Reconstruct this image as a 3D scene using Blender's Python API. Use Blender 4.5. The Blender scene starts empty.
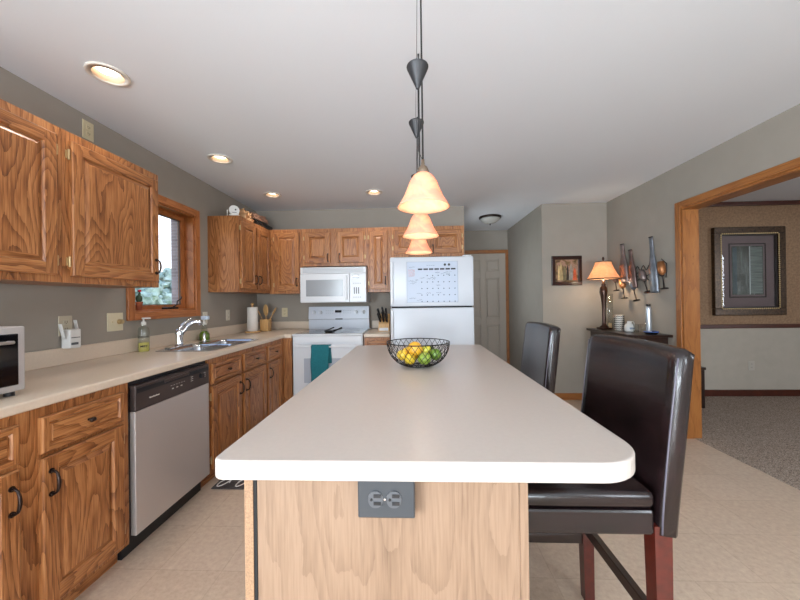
import bpy, bmesh, math, random
from mathutils import Vector, Matrix, Euler
random.seed(7)
PI = math.pi
scn = bpy.context.scene
C = scn.collection

# ------------------------------------------------------------------ camera
F, YAW, PITCH, ROLL, CH = 332.72, -.0422, .0032, -.0132, 1.2529
cam_d = bpy.data.cameras.new('camera'); cam = bpy.data.objects.new('camera', cam_d); C.objects.link(cam)
cam_d.sensor_width = 36; cam_d.lens = 36 * F / 800; cam_d.clip_start = .02; cam_d.clip_end = 300
fw = Vector((math.sin(YAW) * math.cos(PITCH), math.cos(YAW) * math.cos(PITCH), math.sin(PITCH)))
rt = Vector((math.cos(YAW), -math.sin(YAW), 0)); up = rt.cross(fw)
r2 = rt * math.cos(ROLL) + up * math.sin(ROLL); u2 = -rt * math.sin(ROLL) + up * math.cos(ROLL)
mw = Matrix((r2, u2, -fw)).transposed().to_4x4(); mw.translation = (0, 0, CH)
cam.matrix_world = mw; scn.camera = cam

# ------------------------------------------------------------------ look
vs = scn.view_settings
vs.view_transform = 'Standard'; vs.look = 'None'; vs.gamma = 1; vs.use_curve_mapping = False
vs.exposure = -0.05
scn.cycles.use_denoising = True
scn.cycles.max_bounces = 10; scn.cycles.diffuse_bounces = 5; scn.cycles.glossy_bounces = 4
scn.cycles.transparent_max_bounces = 12; scn.cycles.sample_clamp_indirect = 6
scn.cycles.caustics_reflective = False; scn.cycles.caustics_refractive = False

# ------------------------------------------------------------------ colours
def lin(h, a=1):
    if isinstance(h, str):
        h = h.lstrip('#'); c = [int(h[i:i + 2], 16) / 255 for i in (0, 2, 4)]
    else: c = [x / 255 for x in h]
    return tuple((x / 12.92 if x <= .04045 else ((x + .055) / 1.055) ** 2.4) for x in c) + (a,)

# ------------------------------------------------------------------ world: bright hazy sky
w = bpy.data.worlds.new('sky'); scn.world = w; w.use_nodes = True
nt = w.node_tree; bg = nt.nodes['Background']
tc = nt.nodes.new('ShaderNodeTexCoord'); sp = nt.nodes.new('ShaderNodeSeparateXYZ'); rp = nt.nodes.new('ShaderNodeValToRGB')
nt.links.new(tc.outputs['Generated'], sp.inputs[0]); nt.links.new(sp.outputs['Z'], rp.inputs[0]); nt.links.new(rp.outputs[0], bg.inputs[0])
rp.color_ramp.elements[0].position = .0; rp.color_ramp.elements[0].color = (.95, .97, 1, 1)
rp.color_ramp.elements[1].position = .8; rp.color_ramp.elements[1].color = (.45, .65, 1, 1)
bg.inputs[1].default_value = 2.4

# ------------------------------------------------------------------ daylight through the openings, added fills and lamps
def area(name, loc, direction, sx, sy, power, col=(1, 1, 1), spread=PI):
    l = bpy.data.lights.new(name, 'AREA'); l.shape = 'RECTANGLE'; l.size = sx; l.size_y = sy; l.energy = power; l.color = col; l.spread = spread
    o = bpy.data.objects.new(name, l); C.objects.link(o); o.location = loc
    o.rotation_euler = Vector(direction).to_track_quat('-Z', 'Z').to_euler(); return o
def portal(name, loc, direction, sx, sy):
    o = area(name, loc, direction, sx, sy, 1); o.data.cycles.is_portal = True; return o
area('patio_door_daylight', (.35, -4.98, 1.2), (0, 1, .06), 2.5, 2.0, 75, (.77, .90, 1))
area('added_ceiling_fill', (.35, -4.99, .55), (0, 1, 1.3), 2.5, 1.0, 300, (.82, .92, 1))  # added upward fill to brighten the ceiling; no deck stands outside
area('rear_window_daylight', (-2.15, -2.1, 1.3), (1, .75, .15), 2.3, 1.5, 430, (.78, .90, 1))
area('added_right_fill', (2.56, -1.7, 1.5), (-1, .3, .1), 1.3, 1.0, 80, (.80, .91, 1))  # added fill from the right, brightens the left cabinets and dishwasher
portal('sink_window_portal', (-2.15, 2.685, 1.63), (1, 0, 0), .58, .85)
area('dining_window_daylight', (6.3, 1.1, 1.5), (-1, .45, -.1), 1.6, 1.3, 80, (.88, .94, 1))
area('added_hall_fill', (.50, 4.75, 1.5), (1, -.15, 0), .6, 1.3, 13, (.78, .90, 1))  # added fill, brightens the right wall of the hall

# ------------------------------------------------------------------ node materials
def newmat(name):
    m = bpy.data.materials.new(name); m.use_nodes = True
    return m, m.node_tree, m.node_tree.nodes['Principled BSDF']
def setp(b, **k):
    for n, v in k.items():
        b.inputs[n.replace('_', ' ')].default_value = v
def plain(name, col, rough=.5, metal=0, spec=.5, noise=.0, nscale=20, bump=0, bscale=80, coat=0, emit=None, es=0, trans=0, alpha=1):
    m, nt, b = newmat(name); c = lin(col)
    setp(b, Base_Color=c, Roughness=rough, Metallic=metal, Specular_IOR_Level=spec, Coat_Weight=coat)
    tc = nt.nodes.new('ShaderNodeTexCoord')
    if noise:
        n = nt.nodes.new('ShaderNodeTexNoise'); n.inputs['Scale'].default_value = nscale; n.inputs['Detail'].default_value = 4
        r = nt.nodes.new('ShaderNodeValToRGB'); r.color_ramp.elements[0].position = .3; r.color_ramp.elements[1].position = .7
        r.color_ramp.elements[0].color = tuple(x * (1 - noise) for x in c[:3]) + (1,)
        r.color_ramp.elements[1].color = tuple(min(1, x * (1 + noise)) for x in c[:3]) + (1,)
        nt.links.new(tc.outputs['Object'], n.inputs['Vector']); nt.links.new(n.outputs['Fac'], r.inputs[0]); nt.links.new(r.outputs[0], b.inputs['Base Color'])
    if bump:
        n = nt.nodes.new('ShaderNodeTexNoise'); n.inputs['Scale'].default_value = bscale; n.inputs['Detail'].default_value = 3
        bp = nt.nodes.new('ShaderNodeBump'); bp.inputs['Strength'].default_value = bump; bp.inputs['Distance'].default_value = .002
        nt.links.new(tc.outputs['Object'], n.inputs['Vector']); nt.links.new(n.outputs['Fac'], bp.inputs['Height']); nt.links.new(bp.outputs[0], b.inputs['Normal'])
    if emit: b.inputs['Emission Color'].default_value = lin(emit); b.inputs['Emission Strength'].default_value = es
    if trans: b.inputs['Transmission Weight'].default_value = trans
    if alpha < 1: b.inputs['Alpha'].default_value = alpha
    return m
def oak(name, dark, mid, light, axis='Z', rough=.36, fine=1.0, spec=.45, ring=17.0, con=.32, cut=(.44, .78, 1.04)):
    """straight and cathedral grain running along one object axis"""
    m, nt, b = newmat(name); N = nt.nodes.new; L = nt.links.new
    tc = N('ShaderNodeTexCoord'); oi = N('ShaderNodeObjectInfo')
    add = N('ShaderNodeVectorMath'); add.operation = 'ADD'
    sc = N('ShaderNodeVectorMath'); sc.operation = 'SCALE'; sc.inputs['Scale'].default_value = 3.7
    comb = N('ShaderNodeCombineXYZ')
    for i in range(3): L(oi.outputs['Random'], comb.inputs[i])
    L(comb.outputs[0], sc.inputs[0]); L(tc.outputs['Object'], add.inputs[0]); L(sc.outputs[0], add.inputs[1])
    k = 'XYZ'.index(axis)
    def mp(al, ac):
        n = N('ShaderNodeMapping'); s = [ac] * 3; s[k] = al; n.inputs['Scale'].default_value = s; L(add.outputs[0], n.inputs['Vector']); return n
    m1 = mp(1.5, 6.6); n1 = N('ShaderNodeTexNoise'); n1.inputs['Scale'].default_value = 1.0; n1.inputs['Detail'].default_value = 1.0; n1.inputs['Roughness'].default_value = .35
    L(m1.outputs[0], n1.inputs['Vector'])
    m3 = mp(14.0, 60.0); n3 = N('ShaderNodeTexNoise'); n3.inputs['Scale'].default_value = 1.0; n3.inputs['Detail'].default_value = 2.0; L(m3.outputs[0], n3.inputs['Vector'])
    mul = N('ShaderNodeMath'); mul.operation = 'MULTIPLY'; mul.inputs[1].default_value = ring; L(n1.outputs['Fac'], mul.inputs[0])
    jit = N('ShaderNodeMath'); jit.operation = 'MULTIPLY_ADD'; jit.inputs[1].default_value = .55; L(n3.outputs['Fac'], jit.inputs[0]); L(mul.outputs[0], jit.inputs[2])
    fr = N('ShaderNodeMath'); fr.operation = 'FRACT'; L(jit.outputs[0], fr.inputs[0])
    pw = N('ShaderNodeMath'); pw.operation = 'POWER'; pw.inputs[1].default_value = 2.2; L(fr.outputs[0], pw.inputs[0])
    m2 = mp(9.0, 260.0 * fine); n2 = N('ShaderNodeTexNoise'); n2.inputs['Scale'].default_value = 1.0; n2.inputs['Detail'].default_value = 3.0; L(m2.outputs[0], n2.inputs['Vector'])
    m4 = mp(.8, 9.0); n4 = N('ShaderNodeTexNoise'); n4.inputs['Scale'].default_value = 1.0; n4.inputs['Detail'].default_value = 1.0; L(m4.outputs[0], n4.inputs['Vector'])
    s1 = N('ShaderNodeMath'); s1.operation = 'MULTIPLY_ADD'; s1.inputs[1].default_value = -con; L(pw.outputs[0], s1.inputs[0])
    s0 = N('ShaderNodeMath'); s0.operation = 'MULTIPLY_ADD'; s0.inputs[1].default_value = .9; s0.inputs[2].default_value = .27; L(n2.outputs['Fac'], s0.inputs[0]); L(s0.outputs[0], s1.inputs[2])
    a2 = N('ShaderNodeMath'); a2.operation = 'MULTIPLY_ADD'; a2.inputs[1].default_value = .35; L(n4.outputs['Fac'], a2.inputs[0]); L(s1.outputs[0], a2.inputs[2])
    r = N('ShaderNodeValToRGB'); e = r.color_ramp.elements
    e[0].position = cut[0]; e[0].color = lin(dark); e[1].position = cut[2]; e[1].color = lin(light)
    q = e.new(cut[1]); q.color = lin(mid)
    L(a2.outputs[0], r.inputs[0]); L(r.outputs[0], b.inputs['Base Color'])
    setp(b, Roughness=rough, Specular_IOR_Level=spec)
    bp = N('ShaderNodeBump'); bp.inputs['Strength'].default_value = .12; bp.inputs['Distance'].default_value = .001
    L(a2.outputs[0], bp.inputs['Height']); L(bp.outputs[0], b.inputs['Normal'])
    return m
OD, OM, OL = '#5A3117', '#945E35', '#B27A4B'
oakV = oak('oak_upright_grain', OD, OM, OL, 'Z'); oakH = oak('oak_level_grain', OD, OM, OL, 'X')
trimZ = oak('trim_oak_upright', '#63391A', '#8E572A', '#9E6634', 'Z', ring=9, con=.25); trimX = oak('trim_oak_x', '#63391A', '#8E572A', '#9E6634', 'X', ring=9, con=.25); trimY = oak('trim_oak_y', '#63391A', '#8E572A', '#9E6634', 'Y', ring=9, con=.25)
wtrimZ = oak('window_oak_upright', '#7E4822', '#A26234', '#B57242', 'Z', ring=9, con=.25); wtrimY = oak('window_oak_level', '#7E4822', '#A26234', '#B57242', 'Y', ring=9, con=.25)
islandV = oak('pale_oak_veneer', '#67503D', '#7E644F', '#876D58', 'Z', rough=.5, fine=.8, ring=13, con=.22)
chip = plain('worn_edge_band', '#8C6C50', .6, noise=.25, nscale=260)
wallm = plain('greige_wall_paint', '#958D83', .82, spec=.25, noise=.03, nscale=6, bump=.1, bscale=200)
ceilm = plain('white_ceiling_paint', '#DCDEE2', .9, spec=.2, bump=.15, bscale=120)
lamin = plain('beige_laminate', '#CDBCA9', .33, spec=.4, noise=.03, nscale=90)
lamisl = plain('island_laminate', '#B9AFA7', .30, spec=.42, noise=.02, nscale=90)
bronze = plain('dark_bronze', '#3B302C', .35, metal=.8)
brass = plain('brass', '#BFA57A', .35, metal=.6)
chrome = plain('chrome', '#E4E6EA', .12, metal=1)
white = plain('white_enamel', '#CDCED1', .28, spec=.5)
whitep = plain('white_plastic', '#D9D6CF', .4)
ivory = plain('ivory_plastic', '#D3C4A2', .4)
blackp = plain('black_plastic', '#17171A', .35)
blackglass = plain('black_glass', '#0C0C10', .06, spec=.6)
dgap = plain('black_gap', '#0B0908', .8)
bwood = plain('dark_espresso_wood', '#2A1A14', .32, noise=.25, nscale=30, coat=.2)
cherry = plain('cherry_leg_wood', '#4A160E', .3, noise=.25, nscale=40, coat=.3)
def steel_mat():
    m, nt, b = newmat('brushed_steel'); N = nt.nodes.new; L = nt.links.new
    setp(b, Base_Color=lin('#CFC8C4'), Metallic=.65, Roughness=.45)
    tc = N('ShaderNodeTexCoord'); mp = N('ShaderNodeMapping'); mp.inputs['Scale'].default_value = (2, 300, 300); n = N('ShaderNodeTexNoise'); n.inputs['Scale'].default_value = 1
    bp = N('ShaderNodeBump'); bp.inputs['Strength'].default_value = .05; bp.inputs['Distance'].default_value = .001
    L(tc.outputs['Object'], mp.inputs[0]); L(mp.outputs[0], n.inputs['Vector']); L(n.outputs['Fac'], bp.inputs['Height']); L(bp.outputs[0], b.inputs['Normal'])
    return m
steel = steel_mat()
sinksteel = plain('sink_steel', '#BFC3C8', .22, metal=1)
def leather_mat():
    m, nt, b = newmat('dark_brown_leather'); N = nt.nodes.new; L = nt.links.new
    setp(b, Roughness=.27, Specular_IOR_Level=.42, Coat_Weight=.3, Coat_Roughness=.1)
    tc = N('ShaderNodeTexCoord'); n = N('ShaderNodeTexNoise'); n.inputs['Scale'].default_value = 9; n.inputs['Detail'].default_value = 6; n.inputs['Distortion'].default_value = 1.0
    r = N('ShaderNodeValToRGB'); r.color_ramp.elements[0].position = .35; r.color_ramp.elements[1].position = .75
    r.color_ramp.elements[0].color = lin('#0E0809'); r.color_ramp.elements[1].color = lin('#241617')
    v = N('ShaderNodeTexVoronoi'); v.feature = 'DISTANCE_TO_EDGE'; v.inputs['Scale'].default_value = 110
    n2 = N('ShaderNodeTexNoise'); n2.inputs['Scale'].default_value = 14; n2.inputs['Detail'].default_value = 3
    ad = N('ShaderNodeMath'); ad.operation = 'MULTIPLY_ADD'; ad.inputs[1].default_value = .6
    bp = N('ShaderNodeBump'); bp.inputs['Strength'].default_value = .22; bp.inputs['Distance'].default_value = .004
    L(tc.outputs['Object'], n.inputs['Vector']); L(tc.outputs['Object'], v.inputs['Vector']); L(tc.outputs['Object'], n2.inputs['Vector'])
    L(n.outputs['Fac'], r.inputs[0]); L(r.outputs[0], b.inputs['Base Color'])
    L(v.outputs['Distance'], ad.inputs[0]); L(n2.outputs['Fac'], ad.inputs[2]); L(ad.outputs[0], bp.inputs['Height']); L(bp.outputs[0], b.inputs['Normal'])
    return m
leather = leather_mat()
def floor_mat():
    m, nt, b = newmat('vinyl_tile_floor'); N = nt.nodes.new; L = nt.links.new
    tc = N('ShaderNodeTexCoord'); br = N('ShaderNodeTexBrick'); br.offset = 0; br.inputs['Scale'].default_value = 1
    br.inputs['Brick Width'].default_value = .305; br.inputs['Row Height'].default_value = .305; br.inputs['Mortar Size'].default_value = .0035; br.inputs['Mortar Smooth'].default_value = .6
    br.inputs['Color1'].default_value = lin('#C5AE98'); br.inputs['Color2'].default_value = lin('#CBB5A0'); br.inputs['Mortar'].default_value = lin('#BDA691')
    n = N('ShaderNodeTexNoise'); n.inputs['Scale'].default_value = 38; n.inputs['Detail'].default_value = 8; n.inputs['Roughness'].default_value = .7
    mx = N('ShaderNodeMix'); mx.data_type = 'RGBA'; mx.blend_type = 'OVERLAY'; mx.inputs[0].default_value = .45
    L(tc.outputs['Object'], br.inputs['Vector']); L(tc.outputs['Object'], n.inputs['Vector'])
    L(br.outputs['Color'], mx.inputs[6]); L(n.outputs['Fac'], mx.inputs[7]); L(mx.outputs[2], b.inputs['Base Color'])
    setp(b, Roughness=.42, Specular_IOR_Level=.4)
    bp = N('ShaderNodeBump'); bp.inputs['Strength'].default_value = .2; bp.inputs['Distance'].default_value = .002; L(n.outputs['Fac'], bp.inputs['Height']); L(bp.outputs[0], b.inputs['Normal'])
    return m
def carpet_mat():
    m, nt, b = newmat('speckled_carpet'); N = nt.nodes.new; L = nt.links.new
    tc = N('ShaderNodeTexCoord'); n = N('ShaderNodeTexNoise'); n.inputs['Scale'].default_value = 150; n.inputs['Detail'].default_value = 4
    r = N('ShaderNodeValToRGB'); r.color_ramp.elements[0].position = .35; r.color_ramp.elements[1].position = .65
    r.color_ramp.elements[0].color = lin('#6B5A4E'); r.color_ramp.elements[1].color = lin('#C6B5A6')
    L(tc.outputs['Object'], n.inputs['Vector']); L(n.outputs['Fac'], r.inputs[0]); L(r.outputs[0], b.inputs['Base Color']); setp(b, Roughness=1, Specular_IOR_Level=.1)
    bp = N('ShaderNodeBump'); bp.inputs['Strength'].default_value = .8; bp.inputs['Distance'].default_value = .01; L(n.outputs['Fac'], bp.inputs['Height']); L(bp.outputs[0], b.inputs['Normal'])
    return m
def brick_mat():
    m, nt, b = newmat('pink_brick'); N = nt.nodes.new; L = nt.links.new
    tc = N('ShaderNodeTexCoord'); br = N('ShaderNodeTexBrick'); mp = N('ShaderNodeMapping'); mp.inputs['Rotation'].default_value = (PI / 2, 0, 0)
    br.inputs['Scale'].default_value = 1; br.inputs['Brick Width'].default_value = .1; br.inputs['Row Height'].default_value = .03; br.inputs['Mortar Size'].default_value = .005
    br.inputs['Color1'].default_value = lin('#857B80'); br.inputs['Color2'].default_value = lin('#9A9096'); br.inputs['Mortar'].default_value = lin('#9A9398')
    L(tc.outputs['Object'], mp.inputs[0]); L(mp.outputs[0], br.inputs['Vector']); L(br.outputs['Color'], b.inputs['Base Color']); setp(b, Roughness=.9); return m
def pane_mat(name='window_glass', tint=(1, 1, 1, 1)):
    m = bpy.data.materials.new(name); m.use_nodes = True; nt = m.node_tree; nt.nodes.clear(); N = nt.nodes.new; L = nt.links.new
    o = N('ShaderNodeOutputMaterial'); mx = N('ShaderNodeMixShader'); t = N('ShaderNodeBsdfTransparent'); g = N('ShaderNodeBsdfGlossy'); f = N('ShaderNodeLayerWeight'); f.inputs[0].default_value = .5; pw = N('ShaderNodeMath'); pw.operation = 'POWER'; pw.inputs[1].default_value = 4.5; ma = N('ShaderNodeMath'); ma.operation = 'MULTIPLY_ADD'; ma.inputs[1].default_value = .7; ma.inputs[2].default_value = .04; L(f.outputs['Facing'], pw.inputs[0]); L(pw.outputs[0], ma.inputs[0])
    t.inputs[0].default_value = tint; g.inputs['Roughness'].default_value = .02
    L(ma.outputs[0], mx.inputs[0]); L(t.outputs[0], mx.inputs[1]); L(g.outputs[0], mx.inputs[2]); L(mx.outputs[0], o.inputs[0]); return m
def shade_mat(name, col, tcol, emit, es, streak=None):
    """glowing lamp shade: diffuse and translucent with swirled pigment"""
    m = bpy.data.materials.new(name); m.use_nodes = True; nt = m.node_tree; nt.nodes.clear(); N = nt.nodes.new; L = nt.links.new
    o = N('ShaderNodeOutputMaterial'); mx = N('ShaderNodeMixShader'); d = N('ShaderNodeBsdfDiffuse'); t = N('ShaderNodeBsdfTranslucent'); a = N('ShaderNodeAddShader'); e = N('ShaderNodeEmission')
    tc = N('ShaderNodeTexCoord'); n = N('ShaderNodeTexNoise'); n.inputs['Scale'].default_value = 9; n.inputs['Distortion'].default_value = 2; n.inputs['Detail'].default_value = 3
    r = N('ShaderNodeValToRGB'); r.color_ramp.elements[0].position = .42; r.color_ramp.elements[1].position = .62
    r.color_ramp.elements[0].color = lin(streak or tcol); r.color_ramp.elements[1].color = lin(tcol)
    L(tc.outputs['Object'], n.inputs['Vector']); L(n.outputs['Fac'], r.inputs[0]); L(r.outputs[0], t.inputs[0]); L(r.outputs[0], e.inputs[0])
    d.inputs[0].default_value = lin(col); e.inputs[1].default_value = es; mx.inputs[0].default_value = .6
    L(d.outputs[0], mx.inputs[1]); L(t.outputs[0], mx.inputs[2]); L(mx.outputs[0], a.inputs[0]); L(e.outputs[0], a.inputs[1]); L(a.outputs[0], o.inputs[0]); return m
glass = pane_mat(); clearg = plain('clear_plastic', '#EEF3F0', .05, trans=1)
clearg.node_tree.nodes['Principled BSDF'].inputs['IOR'].default_value = 1.3

# ------------------------------------------------------------------ mesh building
class MB:
    def __init__(s): s.v = []; s.f = []; s.m = []; s.sm = []; s.mats = []
    def mi(s, mat):
        if mat not in s.mats: s.mats.append(mat)
        return s.mats.index(mat)
    def add(s, vs, fs, mat, smooth=False, M=None):
        o = len(s.v); i = s.mi(mat)
        for p in vs: s.v.append((M @ Vector(p)) if M else Vector(p))
        for f in fs: s.f.append([o + k for k in f]); s.m.append(i); s.sm.append(smooth)
        return s
    def frombm(s, bm, mat, smooth=False, M=None):
        bm.verts.index_update(); s.add([v.co.copy() for v in bm.verts], [[v.index for v in f.verts] for f in bm.faces], mat, smooth, M); bm.free(); return s
    def box(s, x0, x1, y0, y1, z0, z1, mat, bev=0, seg=2, smooth=False, M=None):
        bm = bmesh.new(); bmesh.ops.create_cube(bm, size=1)
        for v in bm.verts: v.co = Vector(((x0 + x1) / 2 + v.co.x * (x1 - x0), (y0 + y1) / 2 + v.co.y * (y1 - y0), (z0 + z1) / 2 + v.co.z * (z1 - z0)))
        if bev: bmesh.ops.bevel(bm, geom=list(bm.edges), offset=bev, segments=seg, affect='EDGES', profile=.5)
        return s.frombm(bm, mat, smooth, M)
    def lathe(s, prof, mat, c=(0, 0, 0), n=24, smooth=True, M=None):
        vs = []; fs = []
        for r, z in prof:
            for k in range(n): a = 2 * PI * k / n; vs.append((c[0] + r * math.cos(a), c[1] + r * math.sin(a), c[2] + z))
        for i in range(len(prof) - 1):
            for k in range(n): k2 = (k + 1) % n; fs.append([i * n + k, i * n + k2, (i + 1) * n + k2, (i + 1) * n + k])
        if prof[0][0] > 1e-5: fs.append(list(range(n))[::-1])
        if prof[-1][0] > 1e-5: fs.append([(len(prof) - 1) * n + k for k in range(n)])
        return s.add(vs, fs, mat, smooth, M)
    def shell(s, prof, th, mat, c=(0, 0, 0), n=24, M=None):
        vs = []; fs = []; P = prof + [(max(r - th, .0005), z) for r, z in prof[::-1]]
        for r, z in P:
            for k in range(n): a = 2 * PI * k / n; vs.append((c[0] + r * math.cos(a), c[1] + r * math.sin(a), c[2] + z))
        for i in range(len(P)):
            j = (i + 1) % len(P)
            for k in range(n): k2 = (k + 1) % n; fs.append([i * n + k, i * n + k2, j * n + k2, j * n + k])
        return s.add(vs, fs, mat, True, M)
    def cyl(s, p0, p1, r0, mat, r1=None, n=16, smooth=True):
        p0, p1 = Vector(p0), Vector(p1); d = p1 - p0; h = d.length; q = d.to_track_quat('Z', 'Y').to_matrix().to_4x4(); M = Matrix.Translation(p0) @ q
        r1 = r0 if r1 is None else r1
        vs = [(r0 * math.cos(2 * PI * k / n), r0 * math.sin(2 * PI * k / n), 0) for k in range(n)] + [(r1 * math.cos(2 * PI * k / n), r1 * math.sin(2 * PI * k / n), h) for k in range(n)]
        s.add(vs, [[k, (k + 1) % n, n + (k + 1) % n, n + k] for k in range(n)], mat, smooth, M)
        return s.add(vs, [list(range(n))[::-1], [n + k for k in range(n)]], mat, False, M)
    def tube(s, pts, r, mat, n=8, closed=False, rs=None):
        pts = [Vector(p) for p in pts]; N = len(pts); vs = []; fs = []; prev = None
        for i, p in enumerate(pts):
            if closed: t = pts[(i + 1) % N] - pts[i - 1]
            else: t = pts[min(i + 1, N - 1)] - pts[max(i - 1, 0)]
            t.normalize()
            if prev is None: a = t.orthogonal().normalized()
            else: a = (prev - t * prev.dot(t)).normalized()
            prev = a; b = t.cross(a); rr = rs[i] if rs else r
            for k in range(n): th = 2 * PI * k / n; vs.append(p + (a * math.cos(th) + b * math.sin(th)) * rr)
        for i in range(N if closed else N - 1):
            j = (i + 1) % N
            for k in range(n): k2 = (k + 1) % n; fs.append([i * n + k, i * n + k2, j * n + k2, j * n + k])
        if not closed: fs.append(list(range(n))[::-1]); fs.append([(N - 1) * n + k for k in range(n)])
        return s.add(vs, fs, mat, True)
    def prism(s, outer, z0, z1, mat, holes=(), bev=0, seg=3, M=None, smooth=False):
        bm = bmesh.new(); es = []; top = set()
        for lp in [outer] + list(holes):
            vv = [bm.verts.new((x, y, z0)) for x, y in lp]
            es += [bm.edges.new((vv[i], vv[(i + 1) % len(vv)])) for i in range(len(vv))]
        if holes: bmesh.ops.triangle_fill(bm, edges=es, use_beauty=True)
        else: bm.faces.new(bm.verts)
        r = bmesh.ops.extrude_face_region(bm, geom=list(bm.faces))
        for e in r['geom']:
            if isinstance(e, bmesh.types.BMVert): e.co.z = z1
        bmesh.ops.recalc_face_normals(bm, faces=list(bm.faces))
        if bev:
            ed = [e for e in bm.edges if len(e.link_faces) == 2 and e.calc_face_angle(0) > 1.2 and abs(e.verts[0].co.z - e.verts[1].co.z) < 1e-6]
            bmesh.ops.bevel(bm, geom=ed, offset=bev, segments=seg, affect='EDGES', profile=.5)
        return s.frombm(bm, mat, smooth, M)
    def ell(s, c, rx, ry, rz, mat, n=16, M=None):
        prof = [(math.sin(PI * i / 10), -math.cos(PI * i / 10)) for i in range(11)]
        prof[0] = (1e-6, -1); prof[-1] = (1e-6, 1)
        vs = []; fs = []
        for r, z in prof:
            for k in range(n): a = 2 * PI * k / n; vs.append((c[0] + rx * r * math.cos(a), c[1] + ry * r * math.sin(a), c[2] + rz * z))
        for i in range(10):
            for k in range(n): k2 = (k + 1) % n; fs.append([i * n + k, i * n + k2, (i + 1) * n + k2, (i + 1) * n + k])
        return s.add(vs, fs, mat, True, M)
    def loft(s, secs, mat, smooth=True, cap=True, M=None):
        n = len(secs[0]); vs = [p for q in secs for p in q]; fs = []
        for i in range(len(secs) - 1):
            for k in range(n): k2 = (k + 1) % n; fs.append([i * n + k, i * n + k2, (i + 1) * n + k2, (i + 1) * n + k])
        if cap: fs.append(list(range(n))[::-1]); fs.append([(len(secs) - 1) * n + k for k in range(n)])
        return s.add(vs, fs, mat, smooth, M)
    def build(s, name, parent=None, loc=None, rot=None, auto=False):
        me = bpy.data.meshes.new(name); me.from_pydata([tuple(v) for v in s.v], [], s.f)
        for m in s.mats: me.materials.append(m)
        me.polygons.foreach_set('material_index', s.m); me.polygons.foreach_set('use_smooth', s.sm)
        bm = bmesh.new(); bm.from_mesh(me); bmesh.ops.recalc_face_normals(bm, faces=list(bm.faces))
        bm.to_mesh(me); bm.free(); me.update()
        o = bpy.data.objects.new(name, me); C.objects.link(o)
        if parent: o.parent = parent
        if loc: o.location = loc
        if rot: o.rotation_euler = rot
        if auto: subd(o, auto)
        return o
def subd(o, lv):
    m = o.modifiers.new('smooth', 'SUBSURF'); m.levels = lv; m.render_levels = lv; return o
def tag(o, label, cat, group=None, kind=None):
    if label: o['label'] = label
    if cat: o['category'] = cat
    if group: o['group'] = group
    if kind: o['kind'] = kind
    return o
def thing(name, label, cat, loc=(0, 0, 0), rz=0, group=None):
    o = bpy.data.objects.new(name, None); o.empty_display_size = .1; C.objects.link(o); o.location = loc; o.rotation_euler = (0, 0, rz)
    return tag(o, label, cat, group)
def struct(o): o['kind'] = 'structure'; return o
def copy_tree(o, parent=None):
    c = o.copy(); C.objects.link(c)
    if parent: c.parent = parent
    for ch in o.children: copy_tree(ch, c)
    return c
def text_mesh(name, s, size, mat, parent, M, ext=.0004, align='CENTER', bold=.0):
    cu = bpy.data.curves.new(name, 'FONT'); cu.body = s; cu.size = size; cu.extrude = ext; cu.offset = bold; cu.align_x = align; cu.align_y = 'CENTER'
    t = bpy.data.objects.new('t', cu); C.objects.link(t); bpy.context.view_layer.update(); dg = bpy.context.evaluated_depsgraph_get()
    me = bpy.data.meshes.new_from_object(t.evaluated_get(dg)); bpy.data.objects.remove(t); me.transform(M); me.materials.clear(); me.materials.append(mat)
    o = bpy.data.objects.new(name, me); C.objects.link(o); o.parent = parent; return o
def rrect(x0, x1, y0, y1, rs, n=8):
    """rounded rectangle, radii for corners (x0y0, x1y0, x1y1, x0y1)"""
    out = []
    for (cx, cy, a0), r in zip(((x0, y0, PI), (x1, y0, 1.5 * PI), (x1, y1, 0), (x0, y1, .5 * PI)), rs):
        sx = 1 if cx == x0 else -1; sy = 1 if cy == y0 else -1
        for k in range(n + 1): a = a0 + .5 * PI * k / n; out.append((cx + sx * r + r * math.cos(a), cy + sy * r + r * math.sin(a)))
    return out

# ================================================================== SETTING
XL, XR, YB, YP, YH, XH, XW, CZ = -2.03, 2.396, 4.22, 4.22, 5.74, 1.604, .645, 2.44
YR = -4.9          # rear wall of the kitchen, behind the camera
MB().box(XL - .2, XR + .07, YR - .15, YH + .15, -.1, 0, floor_mat()).build('floor').__setitem__('kind', 'structure')
CANS = ((-1.556, 1.643), (-1.572, 2.658), (-1.536, 3.584), (-.419, 3.592))
struct(MB().prism([(XL - .2, YR - .15), (XR + .07, YR - .15), (XR + .07, YH + .15), (XL - .2, YH + .15)], CZ, CZ + .1, ceilm, holes=[[(x + .0715 * math.cos(2 * PI * k / 32), y + .0715 * math.sin(2 * PI * k / 32)) for k in range(32)] for x, y in CANS]).build('ceiling'))
# left wall with the sink window hole (Y 2.345-3.025, Z 1.165-2.085) and a rear window
def wall_x(name, x0, x1, y0, y1, holes, mat, z1=CZ):
    m = MB(); ys = sorted({y0, y1} | {h[0] for h in holes} | {h[1] for h in holes})
    for a, b in zip(ys, ys[1:]):
        hs = [h for h in holes if h[0] <= a and h[1] >= b]
        z = 0
        for h in hs:
            if h[2] > z: m.box(x0, x1, a, b, z, h[2], mat)
            z = h[3]
        if z < z1: m.box(x0, x1, a, b, z, z1, mat)
    return struct(m.build(name))
WY0, WY1, WZ0, WZ1 = 2.322, 3.0, 1.198, 2.066
wall_x('wall_left', XL - .12, XL, YR, YB + .12, [(WY0, WY1, WZ0, WZ1), (-3.35, -.9, .45, 2.1)], wallm)
wall_x('wall_exterior', XL - .22, XL - .125, YR, YB + .12, [(WY0, WY1, WZ0 - .02, WZ1), (-3.35, -.9, .45, 2.1)], brick_mat())
DY0, DY1, DZ = 1.05, 3.075, 2.05      # dining doorway
wall_x('wall_right', XR, XR + .13, YR, YP, [(DY0, DY1, 0, DZ), (-2.4, -1.0, .95, 2.05)], wallm)
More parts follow.
